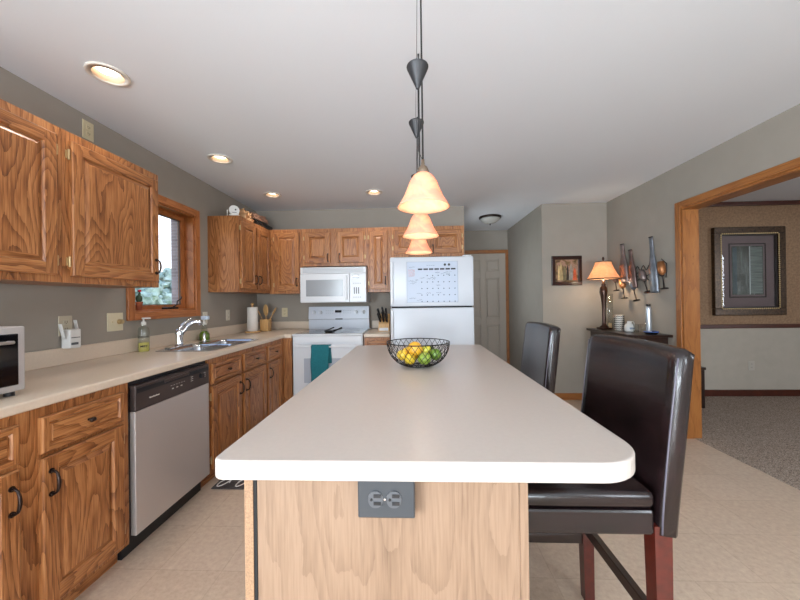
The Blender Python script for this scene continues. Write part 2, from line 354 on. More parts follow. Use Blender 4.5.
struct(MB().box(XL, XW, YB, YB + .12, 0, CZ, wallm).build('wall_back'))
struct(MB().box(XH, XR + .13, YP, YP + .13, 0, CZ, wallm).build('wall_picture'))
struct(MB().box(XH, XH + .12, YP + .13, YH, 0, CZ, wallm).build('wall_hall_right'))
wall_x('wall_hall_left', XW - .12, XW, YB + .12, YH, [(4.42, 5.08, .8, 2.2)], wallm)
m = MB()
for a, b, c, d in ((4.42, 4.46, .8, 2.2), (5.04, 5.08, .8, 2.2), (4.46, 5.04, .8, .84), (4.46, 5.04, 2.16, 2.2)): m.box(XW - .09, XW - .03, a, b, c, d, wtrimZ)
m = struct(m.build('added_window_5')); MB().box(XW - .065, XW - .06, 4.46, 5.04, .84, 2.16, glass).build('pane', m)  # unseen window, added with its wall opening to let the hall fill in
struct(MB().box(XW - .12, XH + .12, YH, YH + .1, 0, CZ, wallm).build('wall_hall_end'))
m = MB(); PX0, PX1, PZ = -.95, 1.65, 2.08
m.box(XL, PX0, YR - .12, YR, 0, CZ, wallm); m.box(PX1, XR, YR - .12, YR, 0, CZ, wallm); m.box(PX0, PX1, YR - .12, YR, PZ, CZ, wallm); struct(m.build('wall_rear'))
# rear patio door and rear left window (behind the camera, they light the room)
pd = MB()
for a, b, c, d in ((PX0, PX0 + .07, 0, PZ), (PX1 - .07, PX1, 0, PZ), (PX0, PX1, PZ - .07, PZ), (PX0, PX1, 0, .07), (.31, .39, 0, PZ)): pd.box(a, b, YR - .08, YR - .02, c, d, wtrimZ)
pd = struct(pd.build('door_2')); MB().box(PX0 + .07, PX1 - .07, YR - .055, YR - .049, .07, PZ - .07, glass).build('pane', pd)
rw = MB()
for a, b, c, d in ((-3.35, -3.29, .45, 2.1), (-.96, -.9, .45, 2.1), (-3.29, -.96, .45, .51), (-3.29, -.96, 2.04, 2.1), (-2.15, -2.09, .51, 2.04)): rw.box(XL - .1, XL - .02, a, b, c, d, wtrimZ)
rw = struct(rw.build('window_2')); MB().box(XL - .065, XL - .06, -3.29, -.96, .51, 2.04, glass).build('pane', rw)
m = MB()
for a, b, c, d in ((-2.4, -2.34, .95, 2.05), (-1.06, -1.0, .95, 2.05), (-2.34, -1.06, .95, 1.01), (-2.34, -1.06, 1.99, 2.05)): m.box(XR + .02, XR + .1, a, b, c, d, wtrimZ)
m = struct(m.build('added_window_4')); MB().box(XR + .06, XR + .065, -2.34, -1.06, 1.01, 1.99, glass).build('pane', m)  # unseen window, added as the opening for the right-hand fill
# sink window
wn = MB(); c = .06; X = XL
for a, b, z0, z1, mt in ((WY0 - c, WY0, WZ0 - c, WZ1 + c, wtrimZ), (WY1, WY1 + c, WZ0 - c, WZ1 + c, wtrimZ), (WY0, WY1, WZ1, WZ1 + c, wtrimY), (WY0, WY1, WZ0 - c, WZ0, wtrimY)):
    wn.box(X + .0005, X + .018, a, b, z0, z1, mt, .003)
wn = struct(wn.build('window_1'))
j = MB()
for a, b, z0, z1, mt in ((WY0, WY0 + .012, WZ0, WZ1, wtrimZ), (WY1 - .012, WY1, WZ0, WZ1, wtrimZ), (WY0, WY1, WZ1 - .012, WZ1, wtrimY), (WY0, WY1, WZ0, WZ0 + .012, wtrimY)): j.box(X - .118, X + .001, a, b, z0, z1, mt)
j.build('window_jamb', wn)
s = MB(); q = .045
for a, b, z0, z1, mt in ((WY0 + .012, WY0 + .012 + q, WZ0 + .012, WZ1 - .012, wtrimZ), (WY1 - .012 - q, WY1 - .012, WZ0 + .012, WZ1 - .012, wtrimZ), (WY0 + .05, WY1 - .05, WZ1 - .012 - q, WZ1 - .012, wtrimY), (WY0 + .05, WY1 - .05, WZ0 + .012, WZ0 + .012 + q * .8, wtrimY)): s.box(X - .117, X - .085, a, b, z0, z1, mt, .003)
for a, b, z0, z1 in ((WY0 + .055, WY0 + .064, WZ0 + .045, WZ1 - .055), (WY1 - .064, WY1 - .055, WZ0 + .045, WZ1 - .055), (WY0 + .055, WY1 - .055, WZ1 - .064, WZ1 - .055), (WY0 + .055, WY1 - .055, WZ0 + .045, WZ0 + .054)): s.box(X - .106, X - .094, a, b, z0, z1, plain('sash_gasket', '#54443A', .5) if 'sash_gasket' not in bpy.data.materials else bpy.data.materials['sash_gasket'])
s.build('window_sash', wn)
MB().box(X - .105, X - .1, WY0 + .06, WY1 - .06, WZ0 + .05, WZ1 - .06, glass).build('pane', wn)
k = MB(); cy = WY0 + .44; k.box(X - .08, X - .03, cy - .07, cy + .07, WZ0 + .012, WZ0 + .03, bronze, .005); k.tube([(X - .05, cy + .03, WZ0 + .03), (X - .04, cy + .06, WZ0 + .05), (X - .03, cy + .05, WZ0 + .08), (X - .025, cy + .09, WZ0 + .10), (X - .025, cy + .10, WZ0 + .12)], .006, bronze); k.build('window_crank', wn)
# dining doorway: casing and jamb
t = MB(); cw = .057
for xx in (XR - .016, XR + .13):
    t.box(xx, xx + .016, DY1, DY1 + cw, 0, DZ + cw, trimZ, .003); t.box(xx, xx + .016, DY0 - cw, DY0, 0, DZ + cw, trimZ, .003); t.box(xx, xx + .016, DY0, DY1, DZ, DZ + cw, trimY, .003)
struct(t.build('trim_1'))
t = MB(); t.box(XR - .004, XR + .134, DY1 - .018, DY1, 0, DZ, trimZ); t.box(XR - .004, XR + .134, DY0, DY0 + .018, 0, DZ, trimZ); t.box(XR - .004, XR + .134, DY0 + .018, DY1 - .018, DZ - .018, DZ, trimY); struct(t.build('trim_2'))
struct(MB().box(XH - .0, XR, YP - .012, YP, 0, .085, trimX, .003).build('baseboard_picture'))
struct(MB().box(XR - .012, XR, DY1 + cw, YP - .012, 0, .085, trimY, .003).build('baseboard_right'))
struct(MB().box(XH - .012, XH, YP, YH, 0, .085, trimY, .003).build('baseboard_hall'))
# hall door, six panels
dx0, dx1 = .79, 1.555; t = MB()
t.box(dx0 - .057, dx0, YH - .04, YH, 0, 2.1, trimZ, .003); t.box(dx1, XH - .001, YH - .04, YH, 0, 2.1, trimZ, .003); t.box(dx0, dx1, YH - .04, YH, 2.04, 2.1, trimX, .003); struct(t.build('trim_3'))
dm = plain('painted_door', '#A3978A', .5); d = MB(); W = dx1 - dx0
d.box(dx0, dx1, YH - .010, YH - .001, .01, 2.04, dm)
cols = ((.11, W / 2 - .045), (W / 2 + .045, W - .11)); rws = ((.13, .83), (.95, 1.62), (1.73, 1.93))
zs = [.01, .13, .83, .95, 1.62, 1.73, 1.93, 2.04]
for a, b in ((0, .11), (W / 2 - .045, W / 2 + .045), (W - .11, W)): d.box(dx0 + a, dx0 + b, YH - .034, YH - .0105, .01, 2.04, dm, .003, 1)
for k in range(0, 8, 2):
    for a, b in cols: d.box(dx0 + a, dx0 + b, YH - .034, YH - .0105, zs[k], zs[k + 1], dm, .003, 1)
for r0, r1 in rws:
    for a, b in cols: d.box(dx0 + a + .028, dx0 + b - .028, YH - .028, YH - .0105, r0 + .028, r1 - .028, dm, .006, 1)
d = struct(d.build('door_1')); k = MB(); k.cyl((dx0 + .06, YH - .034, .96), (dx0 + .06, YH - .07, .96), .01, brass); k.ell((dx0 + .06, YH - .085, .96), .026, .022, .026, brass); k.build('door_knob', d)
# dining room beyond
tan = plain('tan_textured_wallpaper', '#93755A', .85, noise=.2, nscale=48, bump=.3, bscale=60); low = plain('cream_lower_wall', '#B3AA9C', .85, noise=.04, nscale=8)
dwood = plain('dark_walnut_trim', '#4A1F10', .4, noise=.2, nscale=12)
X2 = XR + .13; YD = 4.36
struct(MB().box(X2 - .06, 6.3, -.5, YD + .15, -.1, .004, carpet_mat()).build('floor_dining'))
struct(MB().box(X2, 6.3, -.5, YD + .15, CZ, CZ + .1, ceilm).build('ceiling_dining'))
struct(MB().box(X2, 6.2, YD, YD + .12, 0, .88, low).build('wall_dining_lower')); struct(MB().box(X2, 6.2, YD, YD + .12, .88, CZ, tan).build('wall_dining_upper'))
struct(MB().box(X2, 6.2, -.5, -.4, 0, CZ, tan).build('wall_dining_near'))
wall_x('wall_dining_right', 6.1, 6.2, -.4, YD, [(.3, 1.9, .85, 2.15)], tan)
m = MB()
for a, b, c, d_ in ((.3, .36, .85, 2.15), (1.84, 1.9, .85, 2.15), (.36, 1.84, .85, .91), (.36, 1.84, 2.09, 2.15), (1.07, 1.13, .91, 2.09)): m.box(6.12, 6.18, a, b, c, d_, dwood)
m = struct(m.build('window_3')); MB().box(6.148, 6.152, .36, 1.84, .91, 2.09, glass).build('pane', m)
struct(MB().box(X2, 6.1, YD - .014, YD, 0.004, .085, dwood, .003).build('baseboard_dining')); struct(MB().box(X2, 6.1, YD - .02, YD, .855, .905, dwood, .006).build('trim_4')); struct(MB().box(X2, 6.1, YD - .04, YD, CZ - .05, CZ, dwood, .008).build('trim_5'))

# outside: lawn and trees
struct(MB().box(-60, XL - .3, -20, 60, -.6, -.5, plain('lawn', '#8FA878', .9, noise=.2, nscale=1)).build('ground'))
leafm = [plain('leaf_%d' % i, c_, .8, noise=.4, nscale=4) for i, c_ in enumerate(('#A3B5AA', '#B4C2B4', '#93A79E'))]; bark = plain('bark', '#6A5A4C', .9)
def tree(x, y, h, r, label, mi):
    t = thing('tree', label, 'tree', (x, y, -.5)); MB().cyl((0, 0, 0), (0, 0, h * .6), .12, bark, .06).build('trunk', t)
    m = MB()
    for i in range(230):
        a = random.uniform(0, 2 * PI); rr = r * math.sqrt(random.uniform(0, .8)); zz = h * (.3 + .62 * random.random() * (1 - .5 * (rr / r) ** 2))
        bm = bmesh.new(); bmesh.ops.create_icosphere(bm, subdivisions=2, radius=random.uniform(.05, .13) * r)
        for v in bm.verts: v.co *= random.uniform(.65, 1.3)
        for v in bm.verts: v.co += Vector((rr * math.cos(a), rr * math.sin(a), zz))
        m.frombm(bm, leafm[(mi + i % 2) % 3], False)
    m.build('crown', t)
tree(-11.8, 12.6, 3.2, 2.0, 'green bushy tree outside the sink window, the nearest one', 0)
tree(-12.6, 18.0, 3.9, 2.2, 'pale green tree outside, close behind the nearest tree', 1)
tree(-17.2, 21.5, 4.4, 2.5, 'distant hazy green tree outside, to the left of the farthest tree', 2)
tree(-13.2, 23.6, 4.6, 2.2, 'leafy tree outside farthest away, beside the brick reveal', 1)
tree(-17.6, 15.6, 3.9, 2.3, 'round tree outside, low behind the flowering cactus', 2)

# ================================================================== CABINETS
def door_geo(m, x0, x1, z0, z1, y, t=.02, st=.055, rail=None, bw=.024, fm=None):
    """raised panel door, back at y, front towards -y"""
    rail = rail or st; V, H = oakV, oakH
    def quadring(ax, az, ay, bx, bz, by):
        A = [(x0 + ax, ay, z0 + az), (x1 - ax, ay, z0 + az), (x1 - ax, ay, z1 - az), (x0 + ax, ay, z1 - az)]
        B = [(x0 + bx, by, z0 + bz), (x1 - bx, by, z0 + bz), (x1 - bx, by, z1 - bz), (x0 + bx, by, z1 - bz)]
        for i, mt in ((0, H), (2, H), (1, V), (3, V)):
            jn = (i + 1) % 4; m.add([A[i], A[jn], B[jn], B[i]], [[0, 1, 2, 3]], mt)
    f = y - t; e = .005; L = .006
    m.add([(x0, y, z0), (x1, y, z0), (x1, y, z1), (x0, y, z1)], [[3, 2, 1, 0]], V)
    quadring(0, 0, y, 0, 0, f + .004); quadring(0, 0, f + .004, e, e, f)
    # flat of the frame: stiles run full height, rails between
    for a, b, c_, d_, mt in ((x0 + e, x0 + st, z0 + e, z1 - e, V), (x1 - st, x1 - e, z0 + e, z1 - e, V), (x0 + st, x1 - st, z0 + e, z0 + rail, H), (x0 + st, x1 - st, z1 - rail, z1 - e, H)):
        m.add([(a, f, c_), (b, f, c_), (b, f, d_), (a, f, d_)], [[0, 1, 2, 3]], mt)
    quadring(st, rail, f, st + L, rail + L, f + .009); quadring(st + L, rail + L, f + .009, st + L + .006, rail + L + .006, f + .0085)
    quadring(st + L + .005, rail + L + .005, f + .0105, st + L + bw, rail + L + bw, f + .0015)
    a = st + L + bw; b = rail + L + bw
    m.add([(x0 + a, f + .0015, z0 + b), (x1 - a, f + .0015, z0 + b), (x1 - a, f + .0015, z1 - b), (x0 + a, f + .0015, z1 - b)], [[0, 1, 2, 3]], fm or V)
def pull(m, x, z, y, L=.095, vertical=True):
    d = Vector((0, 0, 1)) if vertical else Vector((1, 0, 0)); c_ = Vector((x, y, z)); o = Vector((0, -1, 0))
    pts = [c_ + d * (L / 2) * s_ + o * h_ for s_, h_ in ((-.92, .001), (-.9, .014), (-.75, .024), (-.4, .03), (0, .032), (.4, .03), (.75, .024), (.9, .014), (.92, .001))]
    m.tube(pts, .0045, bronze, 8, rs=[.006, .0045, .0045, .0055, .006, .0055, .0045, .0045, .006])
    for s_ in (-.92, .92): p = c_ + d * (L / 2) * s_; m.cyl(p, p + o * .004, .010, bronze, n=12)
def knob(m, x, z, y): m.cyl((x, y, z), (x, y - .014, z), .005, bronze, n=10); m.ell((x, y - .02, z), .014, .009, .010, bronze, 12)
def hinge(m, x, z, y): m.cyl((x, y - .006, z - .025), (x, y - .006, z + .025), .005, brass, n=8); m.box(x - .012, x + .012, y - .002, y, z - .02, z + .02, brass)
def add_door(root, x0, x1, z0, z1, hs='L', hz=None, up_=False, pullz=True, hng=True):
    m = MB(); door_geo(m, x0, x1, z0, z1, 0, rail=min(.055, (z1 - z0) * .3)); dr = m.build('door', root)
    px = x1 - .028 if hs == 'L' else x0 + .028
    if hz is None: hz = z0 + .09 if up_ else z1 - .10
    h = MB(); pull(h, px, hz, -.0195); h.build('handle', dr)
    if hng:
        hx = x0 - .006 if hs == 'L' else x1 + .006
        for zz in (z0 + .07, z1 - .07): g = MB(); hinge(g, hx, zz, -.0008); g.build('hinge', dr)
def add_drawer(root, x0, x1, z0, z1):
    m = MB(); door_geo(m, x0, x1, z0, z1, 0, st=.022, bw=.009, fm=oakH); dr = m.build('drawer', root); k_ = MB(); knob(k_, (x0 + x1) / 2, (z0 + z1) / 2, -.0195); k_.build('knob', dr)
def body(root, w_, d_, z0, z1, toe=False, rightrail=True):
    m = MB(); m.box(0, .016, .0195, d_, z0, z1, oakV); m.box(w_ - .016, w_, .0195, d_, z0, z1, oakV); m.box(.0165, w_ - .0165, .0195, d_, z0, z0 + .016, oakH)
    m.box(.0165, w_ - .0165, d_ - .01, d_, z0 + .0165, z1, oakV)
    if not toe: m.box(.0165, w_ - .0165, .0195, d_ - .0105, z1 - .016, z1, oakH)
    m.box(0, w_, .0, .019, z0, z1, oakV); m.build('body', root)
    if toe: MB().box(0, w_, .062, .075, 0.0, z0, oakH).build('toe_kick', root)
TOPZ = .873
def left_base(name, label, y0, y1): return thing(name, label, 'cabinet', (-1.40, y0, 0), PI / 2)
def base_pair(y0, y1, doors, label, drawers=True):
    c_ = left_base('base_cabinet', label, y0, y1); body(c_, y1 - y0, .625, .09, TOPZ, True)
    for a, b, hs in doors: add_door(c_, a - y0, b - y0, .115, .685, hs); add_drawer(c_, a - y0, b - y0, .702, .838)
    return c_
base_pair(-.16, .705, ((-.12, .25, 'L'), (.30, .67, 'R')), 'oak base cabinet beside the camera, mostly outside the picture at lower left')
base_pair(.71, 1.565, ((.75, 1.107, 'L'), (1.176, 1.525, 'R')), 'oak base cabinet in the lower left corner, left of the dishwasher')
base_pair(2.19, 3.068, ((2.218, 2.60, 'L'), (2.645, 3.045, 'R')), 'oak sink base cabinet with two doors right of the dishwasher')
c3 = left_base('base_cabinet', 'narrow oak base cabinet with one drawer, between sink base and white range', 3.07, 4.215); body(c3, 4.215 - 3.07, .625, .09, TOPZ, True)
add_door(c3, .02, .335, .115, .685, 'R'); add_drawer(c3, .02, .335, .702, .838)
MB().box(.428, .44, -.09, 0, .09, TOPZ, oakV).build('filler_strip', c3)
c4 = thing('base_cabinet', 'small oak base cabinet between the white range and the refrigerator', 'cabinet', (-.532, 3.5, 0)); body(c4, .27, .71, .09, TOPZ, True)
add_door(c4, .02, .25, .115, .685, 'R'); add_drawer(c4, .02, .25, .702, .838)
# wall cabinets
def upper(name, label, loc, rz, w_, d_, z0, z1, doors, hz=None):
    c_ = thing(name, label, 'cabinet', loc, rz); body(c_, w_, d_, z0, z1)
    for a, b, hs in doors: add_door(c_, a, b, z0 + .035, z1 - .045, hs, (z0 + .135) if hz is None else hz)
    return c_
UZ0, UZ1 = 1.365, 2.118; UD = .318
def upl(label, y0, y1, doors, fx_=-1.71): return upper('wall_cabinet', label, (fx_, y0, 0), PI / 2, y1 - y0, UD + 1.71 + fx_, UZ0, UZ1, [(a - y0, b - y0, h) for a, b, h in doors])
upl('oak wall cabinet cut off by the left edge of the picture', .83, 1.548, ((1.03, 1.515, 'R'),))
upl('oak wall cabinet with a single raised panel door, left of the window', 1.55, 2.163, ((1.585, 2.145, 'L'),))
upl('two-door oak wall cabinet in the corner right of the window', 3.2, 4.215, ((3.225, 3.53, 'L'), (3.56, 3.875, 'R')), -1.715)
upb = lambda label, x0, x1, z0, doors, hz=None: upper('wall_cabinet', label, (x0, 3.90, 0), 0, x1 - x0, .315, z0, 2.123, [(a - x0, b - x0, h) for a, b, h in doors], hz)
upb('oak wall cabinet with one door, between the corner and the microwave', -1.712, -1.325, 1.358, ((-1.655, -1.355, 'L'),))
upb('short two-door oak cabinet above the white microwave', -1.323, -.546, 1.678, ((-1.288, -.98, 'L'), (-.898, -.58, 'R')), 1.775)
upb('narrow oak wall cabinet between microwave and refrigerator', -.544, -.269, 1.362, ((-.518, -.303, 'L'),))
upb('short two-door oak cabinet above the refrigerator', -.267, .59, 1.768, ((-.231, .133, 'L'), (.20, .56, 'R')), 1.855)

# ================================================================== COUNTERS
cx1 = -1.382
outer = [(XL + .001, -.16), (cx1, -.16), (cx1, 3.47), (cx1 + .012, 3.482), (-1.306, 3.482), (-1.306, YB - .001), (XL + .001, YB - .001)]
SX0, SX1, SY0, SY1 = -1.87, -1.44, 2.29, 3.06
m = MB(); m.prism(outer, TOPZ + .003, .914, lamin, holes=[rrect(SX0 + .02, SX1 - .02, SY0 + .02, SY1 - .02, [.04] * 4, 4)], bev=.008)
ct = m.build('countertop'); tag(ct, 'beige laminate countertop running along the left wall to the range', 'countertop')
m = MB(); m.box(XL + .001, XL + .02, -.16, YB - .001, .9145, 1.01, lamin, .004); m.box(XL + .02, -1.324, YB - .02, YB - .001, .9145, 1.01, lamin, .004); m.build('backsplash', ct)
m = MB(); m.prism(rrect(-.534, -.262, 3.48, YB - .001, [.004] * 4, 2), TOPZ + .003, .914, lamin, bev=.008); ct2 = m.build('countertop'); tag(ct2, 'short piece of beige countertop between range and refrigerator', 'countertop')
MB().box(-.534, -.262, YB - .02, YB - .001, .9145, 1.01, lamin, .004).build('backsplash', ct2)

# ================================================================== SINK + FAUCET
sk = thing('kitchen_sink', 'double-bowl stainless steel sink set into the left counter under the window', 'sink', (0, 0, .914))
def bowl_(y0, y1, x0, x1, dp):
    m = MB(); secs = []
    for ins, z in ((0, .0), (.006, -.006), (.012, -.02), (.02, -dp + .03), (.03, -dp + .01), (.06, -dp)):
        secs.append([(x, y, z + .003) for x, y in rrect(x0 + ins, x1 - ins, y0 + ins, y1 - ins, [max(.05 - ins * .3, .02)] * 4, 5)])
    m.loft(secs, sinksteel, cap=False); m.add(secs[-1], [list(range(len(secs[-1])))], sinksteel)
    m.cyl(((x0 + x1) / 2, (y0 + y1) / 2, -dp + .004), ((x0 + x1) / 2, (y0 + y1) / 2, -dp + .007), .04, chrome); return m
hy = (SY0 + SY1) / 2
m = MB(); m.prism(rrect(SX0, SX1, SY0, SY1, [.05] * 4, 5), .0005, .004, sinksteel, holes=[rrect(SX0 + .075, SX1 - .03, SY0 + .03, hy - .012, [.05] * 4, 5), rrect(SX0 + .075, SX1 - .03, hy + .012, SY1 - .03, [.05] * 4, 5)], bev=.0012, seg=1); m.build('rim', sk)
bowl_(SY0 + .03, hy - .012, SX0 + .075, SX1 - .03, .16).build('basin', sk); bowl_(hy + .012, SY1 - .03, SX0 + .075, SX1 - .03, .16).build('basin', sk)
fx, fy = -1.835, 2.52; fc = thing('faucet', 'chrome single-handle kitchen faucet behind the sink', 'faucet', (fx, fy, .9185))
MB().box(-.028, .028, -.12, .12, 0, .01, chrome, .005).build('base_plate', fc)
MB().lathe([(.032, .01), (.029, .03), (.026, .09), (.028, .115), (.022, .135), (.001, .14)], chrome).build('body', fc)
MB().tube([(0, 0, .08), (.02, .02, .12), (.045, .045, .165), (.075, .08, .192), (.10, .10, .188), (.106, .106, .165)], .012, chrome, rs=[.02, .017, .015, .015, .018, .018]).build('spout', fc)
MB().tube([(-.0, 0, .13), (.01, .02, .165), (.035, .085, .215)], .008, chrome, rs=[.015, .011, .013]).build('handle', fc)
sp_ = MB(); sp_.lathe([(.018, 0), (.016, .01), (.011, .03), (.013, .05), (.011, .07), (.001, .075)], chrome); tag(sp_.build('sprayer', loc=(-1.84, 2.84, .9185)), 'short chrome side sprayer to the right of the faucet', 'sprayer')

# ================================================================== ISLAND
IX0, IX1, IY0, IY1 = -.385, .245, .745, 2.50
isl = thing('kitchen_island', 'large kitchen island with white-edged laminate top and pale oak base', 'kitchen island', (0, 0, 0))
m = MB(); m.prism(rrect(-.445, .499, .70, 2.565, [.028, .115, .02, .02], 10), .871, .914, lamisl, bev=.006); m.build('island_top', isl)
m = MB(); m.box(IX0 + .02, IX1 - .018, IY0 + .004, IY1, .0, .867, islandV)
m.box(IX1 - .018, IX1, IY0, IY1, 0, .867, islandV); m.build('end_panel', isl)
m = MB(); m.box(IX0 - .008, IX0 + .012, IY0, IY0 + .02, 0, .867, chip); m.box(IX0 - .008, IX0 + .02, IY0 + .02, IY1, .09, .867, oakV); m.box(IX0 + .012, IX0 + .0195, IY0 + .002, IY0 + .02, 0, .867, dgap); m.build('face_frame', isl)
sub = bpy.data.objects.new('door_bank', None)
bpy.data.objects.remove(sub)
for i in range(3):
    y0 = IY1 - .04 - (i + 1) * .56; m = MB(); door_geo(m, 0, .52, 0, .57, 0); dr = m.build('door', isl, (IX0 - .009, y0 + .54, .115), (0, 0, -PI / 2)); h = MB(); pull(h, .03, .47, -.0195); h.build('handle', dr)
    g = MB(); hinge(g, .526, .07, -.0008); g.build('hinge', dr)
    m = MB(); door_geo(m, 0, .52, 0, .135, 0, st=.022, bw=.009, fm=oakH); dr = m.build('drawer', isl, (IX0 - .009, y0 + .54, .705), (0, 0, -PI / 2)); h = MB(); knob(h, .26, .068, -.0195); h.build('knob', dr)
# outlet on its end
ol = thing('power_outlet', 'dark grey double outlet box on the end panel of the island', 'outlet', (-.066, IY0 + .004, .825))
gm = plain('slate_outlet_plate', '#404347', .32, metal=.4); MB().box(-.062, .062, -.03, 0, -.042, .040, gm, .003).build('cover_plate', ol)
MB().box(-.062, .062, -.022, 0, .0405, .0425, plain('outlet_box_edge', '#3A2C28', .5)).build('box_edge', ol)
for sx in (-.023, .017):
    m = MB(); m.prism([(x * .8, y) for x, y in rrect(-.02, .02, -.018, .018, [.0175] * 4, 6)], 0, .003, plain('receptacle_face', '#54565A', .3, metal=.3) if sx < 0 else bpy.data.materials['receptacle_face'], M=Matrix.Translation((sx, -.030, 0)) @ Matrix.Rotation(PI / 2, 4, 'X'))
    for zz in (-.008, .008): m.box(sx - .004, sx + .012, -.0345, -.0325, zz - .0035, zz + .0035, blackp)
    m.cyl((sx - .009, -.0325, 0), (sx - .009, -.0345, 0), .003, blackp, n=10)
    m.build('receptacle', ol)
k = MB(); k.cyl((-.003, -.030, 0), (-.003, -.0325, 0), .0025, chrome, n=10); k.build('screw', ol)

# ================================================================== DISHWASHER
dw = thing('dishwasher', 'stainless steel dishwasher with dark control panel under the left counter', 'dishwasher', (-1.40, 1.572, 0), PI / 2)
MB().box(.003, .61, .01, .6, .09, TOPZ - .002, blackp).build('tub', dw)
MB().box(.012, .60, -.02, .009, .115, .722, steel, .002).build('door', dw)
cp = plain('dark_control_panel', '#4A3F3C', .3, metal=.3); m = MB(); m.box(.012, .60, -.022, .009, .724, .852, cp, .003)
m.box(.02, .592, -.0235, -.021, .812, .835, blackp); m.box(.20, .40, -.028, -.02, .822, .838, cp, .003); cpo = m.build('control_panel', dw)
m = MB(); m.cyl((.515, -.022, .79), (.515, -.038, .79), .017, blackp, .015, 18); m.build('cycle_dial', cpo)
tx = plain('pale_print', '#C9C4BC', .5); m = MB()
for i in range(11): m.box(.10 + i * .0062, .1048 + i * .0062, -.0226, -.0218, .766, .766 + (.008 if i in (0, 4, 7) else .006), tx)
m.build('maker_mark', cpo)
for i in range(6): MB().box(.25 + i * .021, .262 + i * .021, -.0226, -.0218, .79, .792, tx).build('button_mark', cpo)
for i in range(3): MB().box(.26 + i * .035, .274 + i * .035, -.0226, -.0218, .770, .776, tx).build('button_mark', cpo)
for i in range(3):
    for xx in (.42, .545): MB().box(xx, xx + .02, -.0226, -.0218, .776 + i * .012, .779 + i * .012, tx).build('dial_mark', cpo)
MB().box(.003, .61, .05, .07, 0, .088, blackp).build('toe_kick', dw)

# ================================================================== RANGE
rg = thing('electric_range', 'white freestanding electric range with a black glass cooktop', 'range', (-1.302, 3.5, 0)); RW = .758
MB().box(.002, RW - .002, .0, .69, .04, .895, white, .004).build('body', rg)
m = MB(); m.box(0, RW, -.012, .69, .896, .914, white, .004); m.box(.02, RW - .02, .03, .60, .913, .917, blackglass, .001)
for a, b, r in ((.2, .15, .09), (.2, .4, .07), (.56, .15, .07), (.56, .4, .1)): m.tube([(a + r * math.cos(k_ * PI / 12), b + r * math.sin(k_ * PI / 12), .9172) for k_ in range(24)], .001, plain('burner_ring', '#55555A', .4) if a == .2 and b == .15 else bpy.data.materials['burner_ring'], 4, True)
m.build('cooktop', rg)
bgm = plain('backguard_enamel', '#C3C8D2', .25); m = MB()
m.loft([[(0, .625, .9155), (RW, .625, .9155), (RW, .69, .9155), (0, .69, .9155)], [(0, .625, 1.035), (RW, .625, 1.035), (RW, .69, 1.035), (0, .69, 1.035)]], bgm, False)
m.loft([[(-.0, .61, 1.04), (RW, .61, 1.04), (RW, .69, 1.04), (0, .69, 1.04)], [(0, .63, 1.195), (RW, .63, 1.195), (RW, .69, 1.198), (0, .69, 1.198)]], bgm, False)
m.box(.34, .43, .605, .63, 1.033, 1.047, blackp)
b_ = m.build('backguard', rg, (-.02, 0, 0))
for xx in (.07, .15, .60, .69):
    k = MB(); k.cyl((xx, .62, 1.125), (xx, .598, 1.122), .024, white, .019, 18); k.box(xx - .004, xx + .004, .588, .61, 1.103, 1.143, bgm, .001); k.build('knob', b_)
m = MB(); m.box(.335, .415, .612, .625, 1.12, 1.15, blackglass)
for i in range(4):
    for j_ in range(2): m.box(.22 + i * .027, .23 + i * .027, .614, .625, 1.11 + j_ * .03, 1.117 + j_ * .03, plain('button_grey', '#9AA0AA') if (i, j_) == (0, 0) else bpy.data.materials['button_grey']); m.box(.44 + i * .027, .45 + i * .027, .614, .625, 1.11 + j_ * .03, 1.117 + j_ * .03, bpy.data.materials['button_grey'])
m.build('clock_display', b_)
m = MB(); m.box(.012, RW - .012, -.014, -.001, .825, .893, white, .004); m.build('front_rail', rg)
m = MB(); m.box(.012, RW - .012, -.025, -.001, .25, .805, white, .006); od = m.build('oven_door', rg)
m = MB(); m.box(.13, RW - .13, -.0275, -.024, .40, .66, plain('oven_window', '#A7ABB4', .12), .001); m.build('oven_window', od)
m = MB(); m.box(.03, RW - .03, -.062, -.045, .775, .80, white, .007, 3); m.box(.04, .07, -.05, -.024, .778, .797, white); m.box(RW - .07, RW - .04, -.05, -.024, .778, .797, white); m.build('door_handle', od)
MB().box(.012, RW - .012, -.02, -.001, .05, .235, white, .005).build('storage_drawer', rg)
MB().box(.03, .12, -.0285, -.0245, .262, .278, blackp).build('badge', od)
# teal towel over the handle
tm = plain('teal_towel_cloth', '#1B666E', .95, noise=.12, nscale=60, bump=.5, bscale=300)
m = MB(); hx0, hx1 = -1.085, -.875
def cloth(pl, x0, x1, amp):
    n = 18; vs = []; fs = []
    for i, (y, z) in enumerate(pl):
        for k_ in range(n + 1):
            u = k_ / n; vs.append((x0 + (x1 - x0) * u + .004 * math.sin(i * .9), y - amp * (i / len(pl)) * (.5 + .5 * math.sin(u * 9 + .4)), z))
    for i in range(len(pl) - 1):
        for k_ in range(n): a = i * (n + 1) + k_; fs.append([a, a + 1, a + n + 2, a + n + 1])
    return vs, fs
yf, yb_ = 3.5 - .066, 3.5 - .040
vs_, fs_ = cloth([(yf, .795)] + [(yf - .001, .78 - i * .04) for i in range(10)], hx0, hx1 - .02, .008); m.add(vs_, fs_, tm, True)
vs_, fs_ = cloth([(yf, .795), (3.5 - .06, .8035), (3.5 - .053, .805), (yb_, .8), (yb_, .79)] + [(yb_ + .003, .77 - i * .04) for i in range(5)], hx0 + .005, hx1, .002)
m.add(vs_, fs_, tm, True)
to = m.build('towel'); sol = to.modifiers.new('thick', 'SOLIDIFY'); sol.thickness = .004; sol.offset = 1; tag(to, 'teal dish towel hanging over the oven door handle', 'towel')
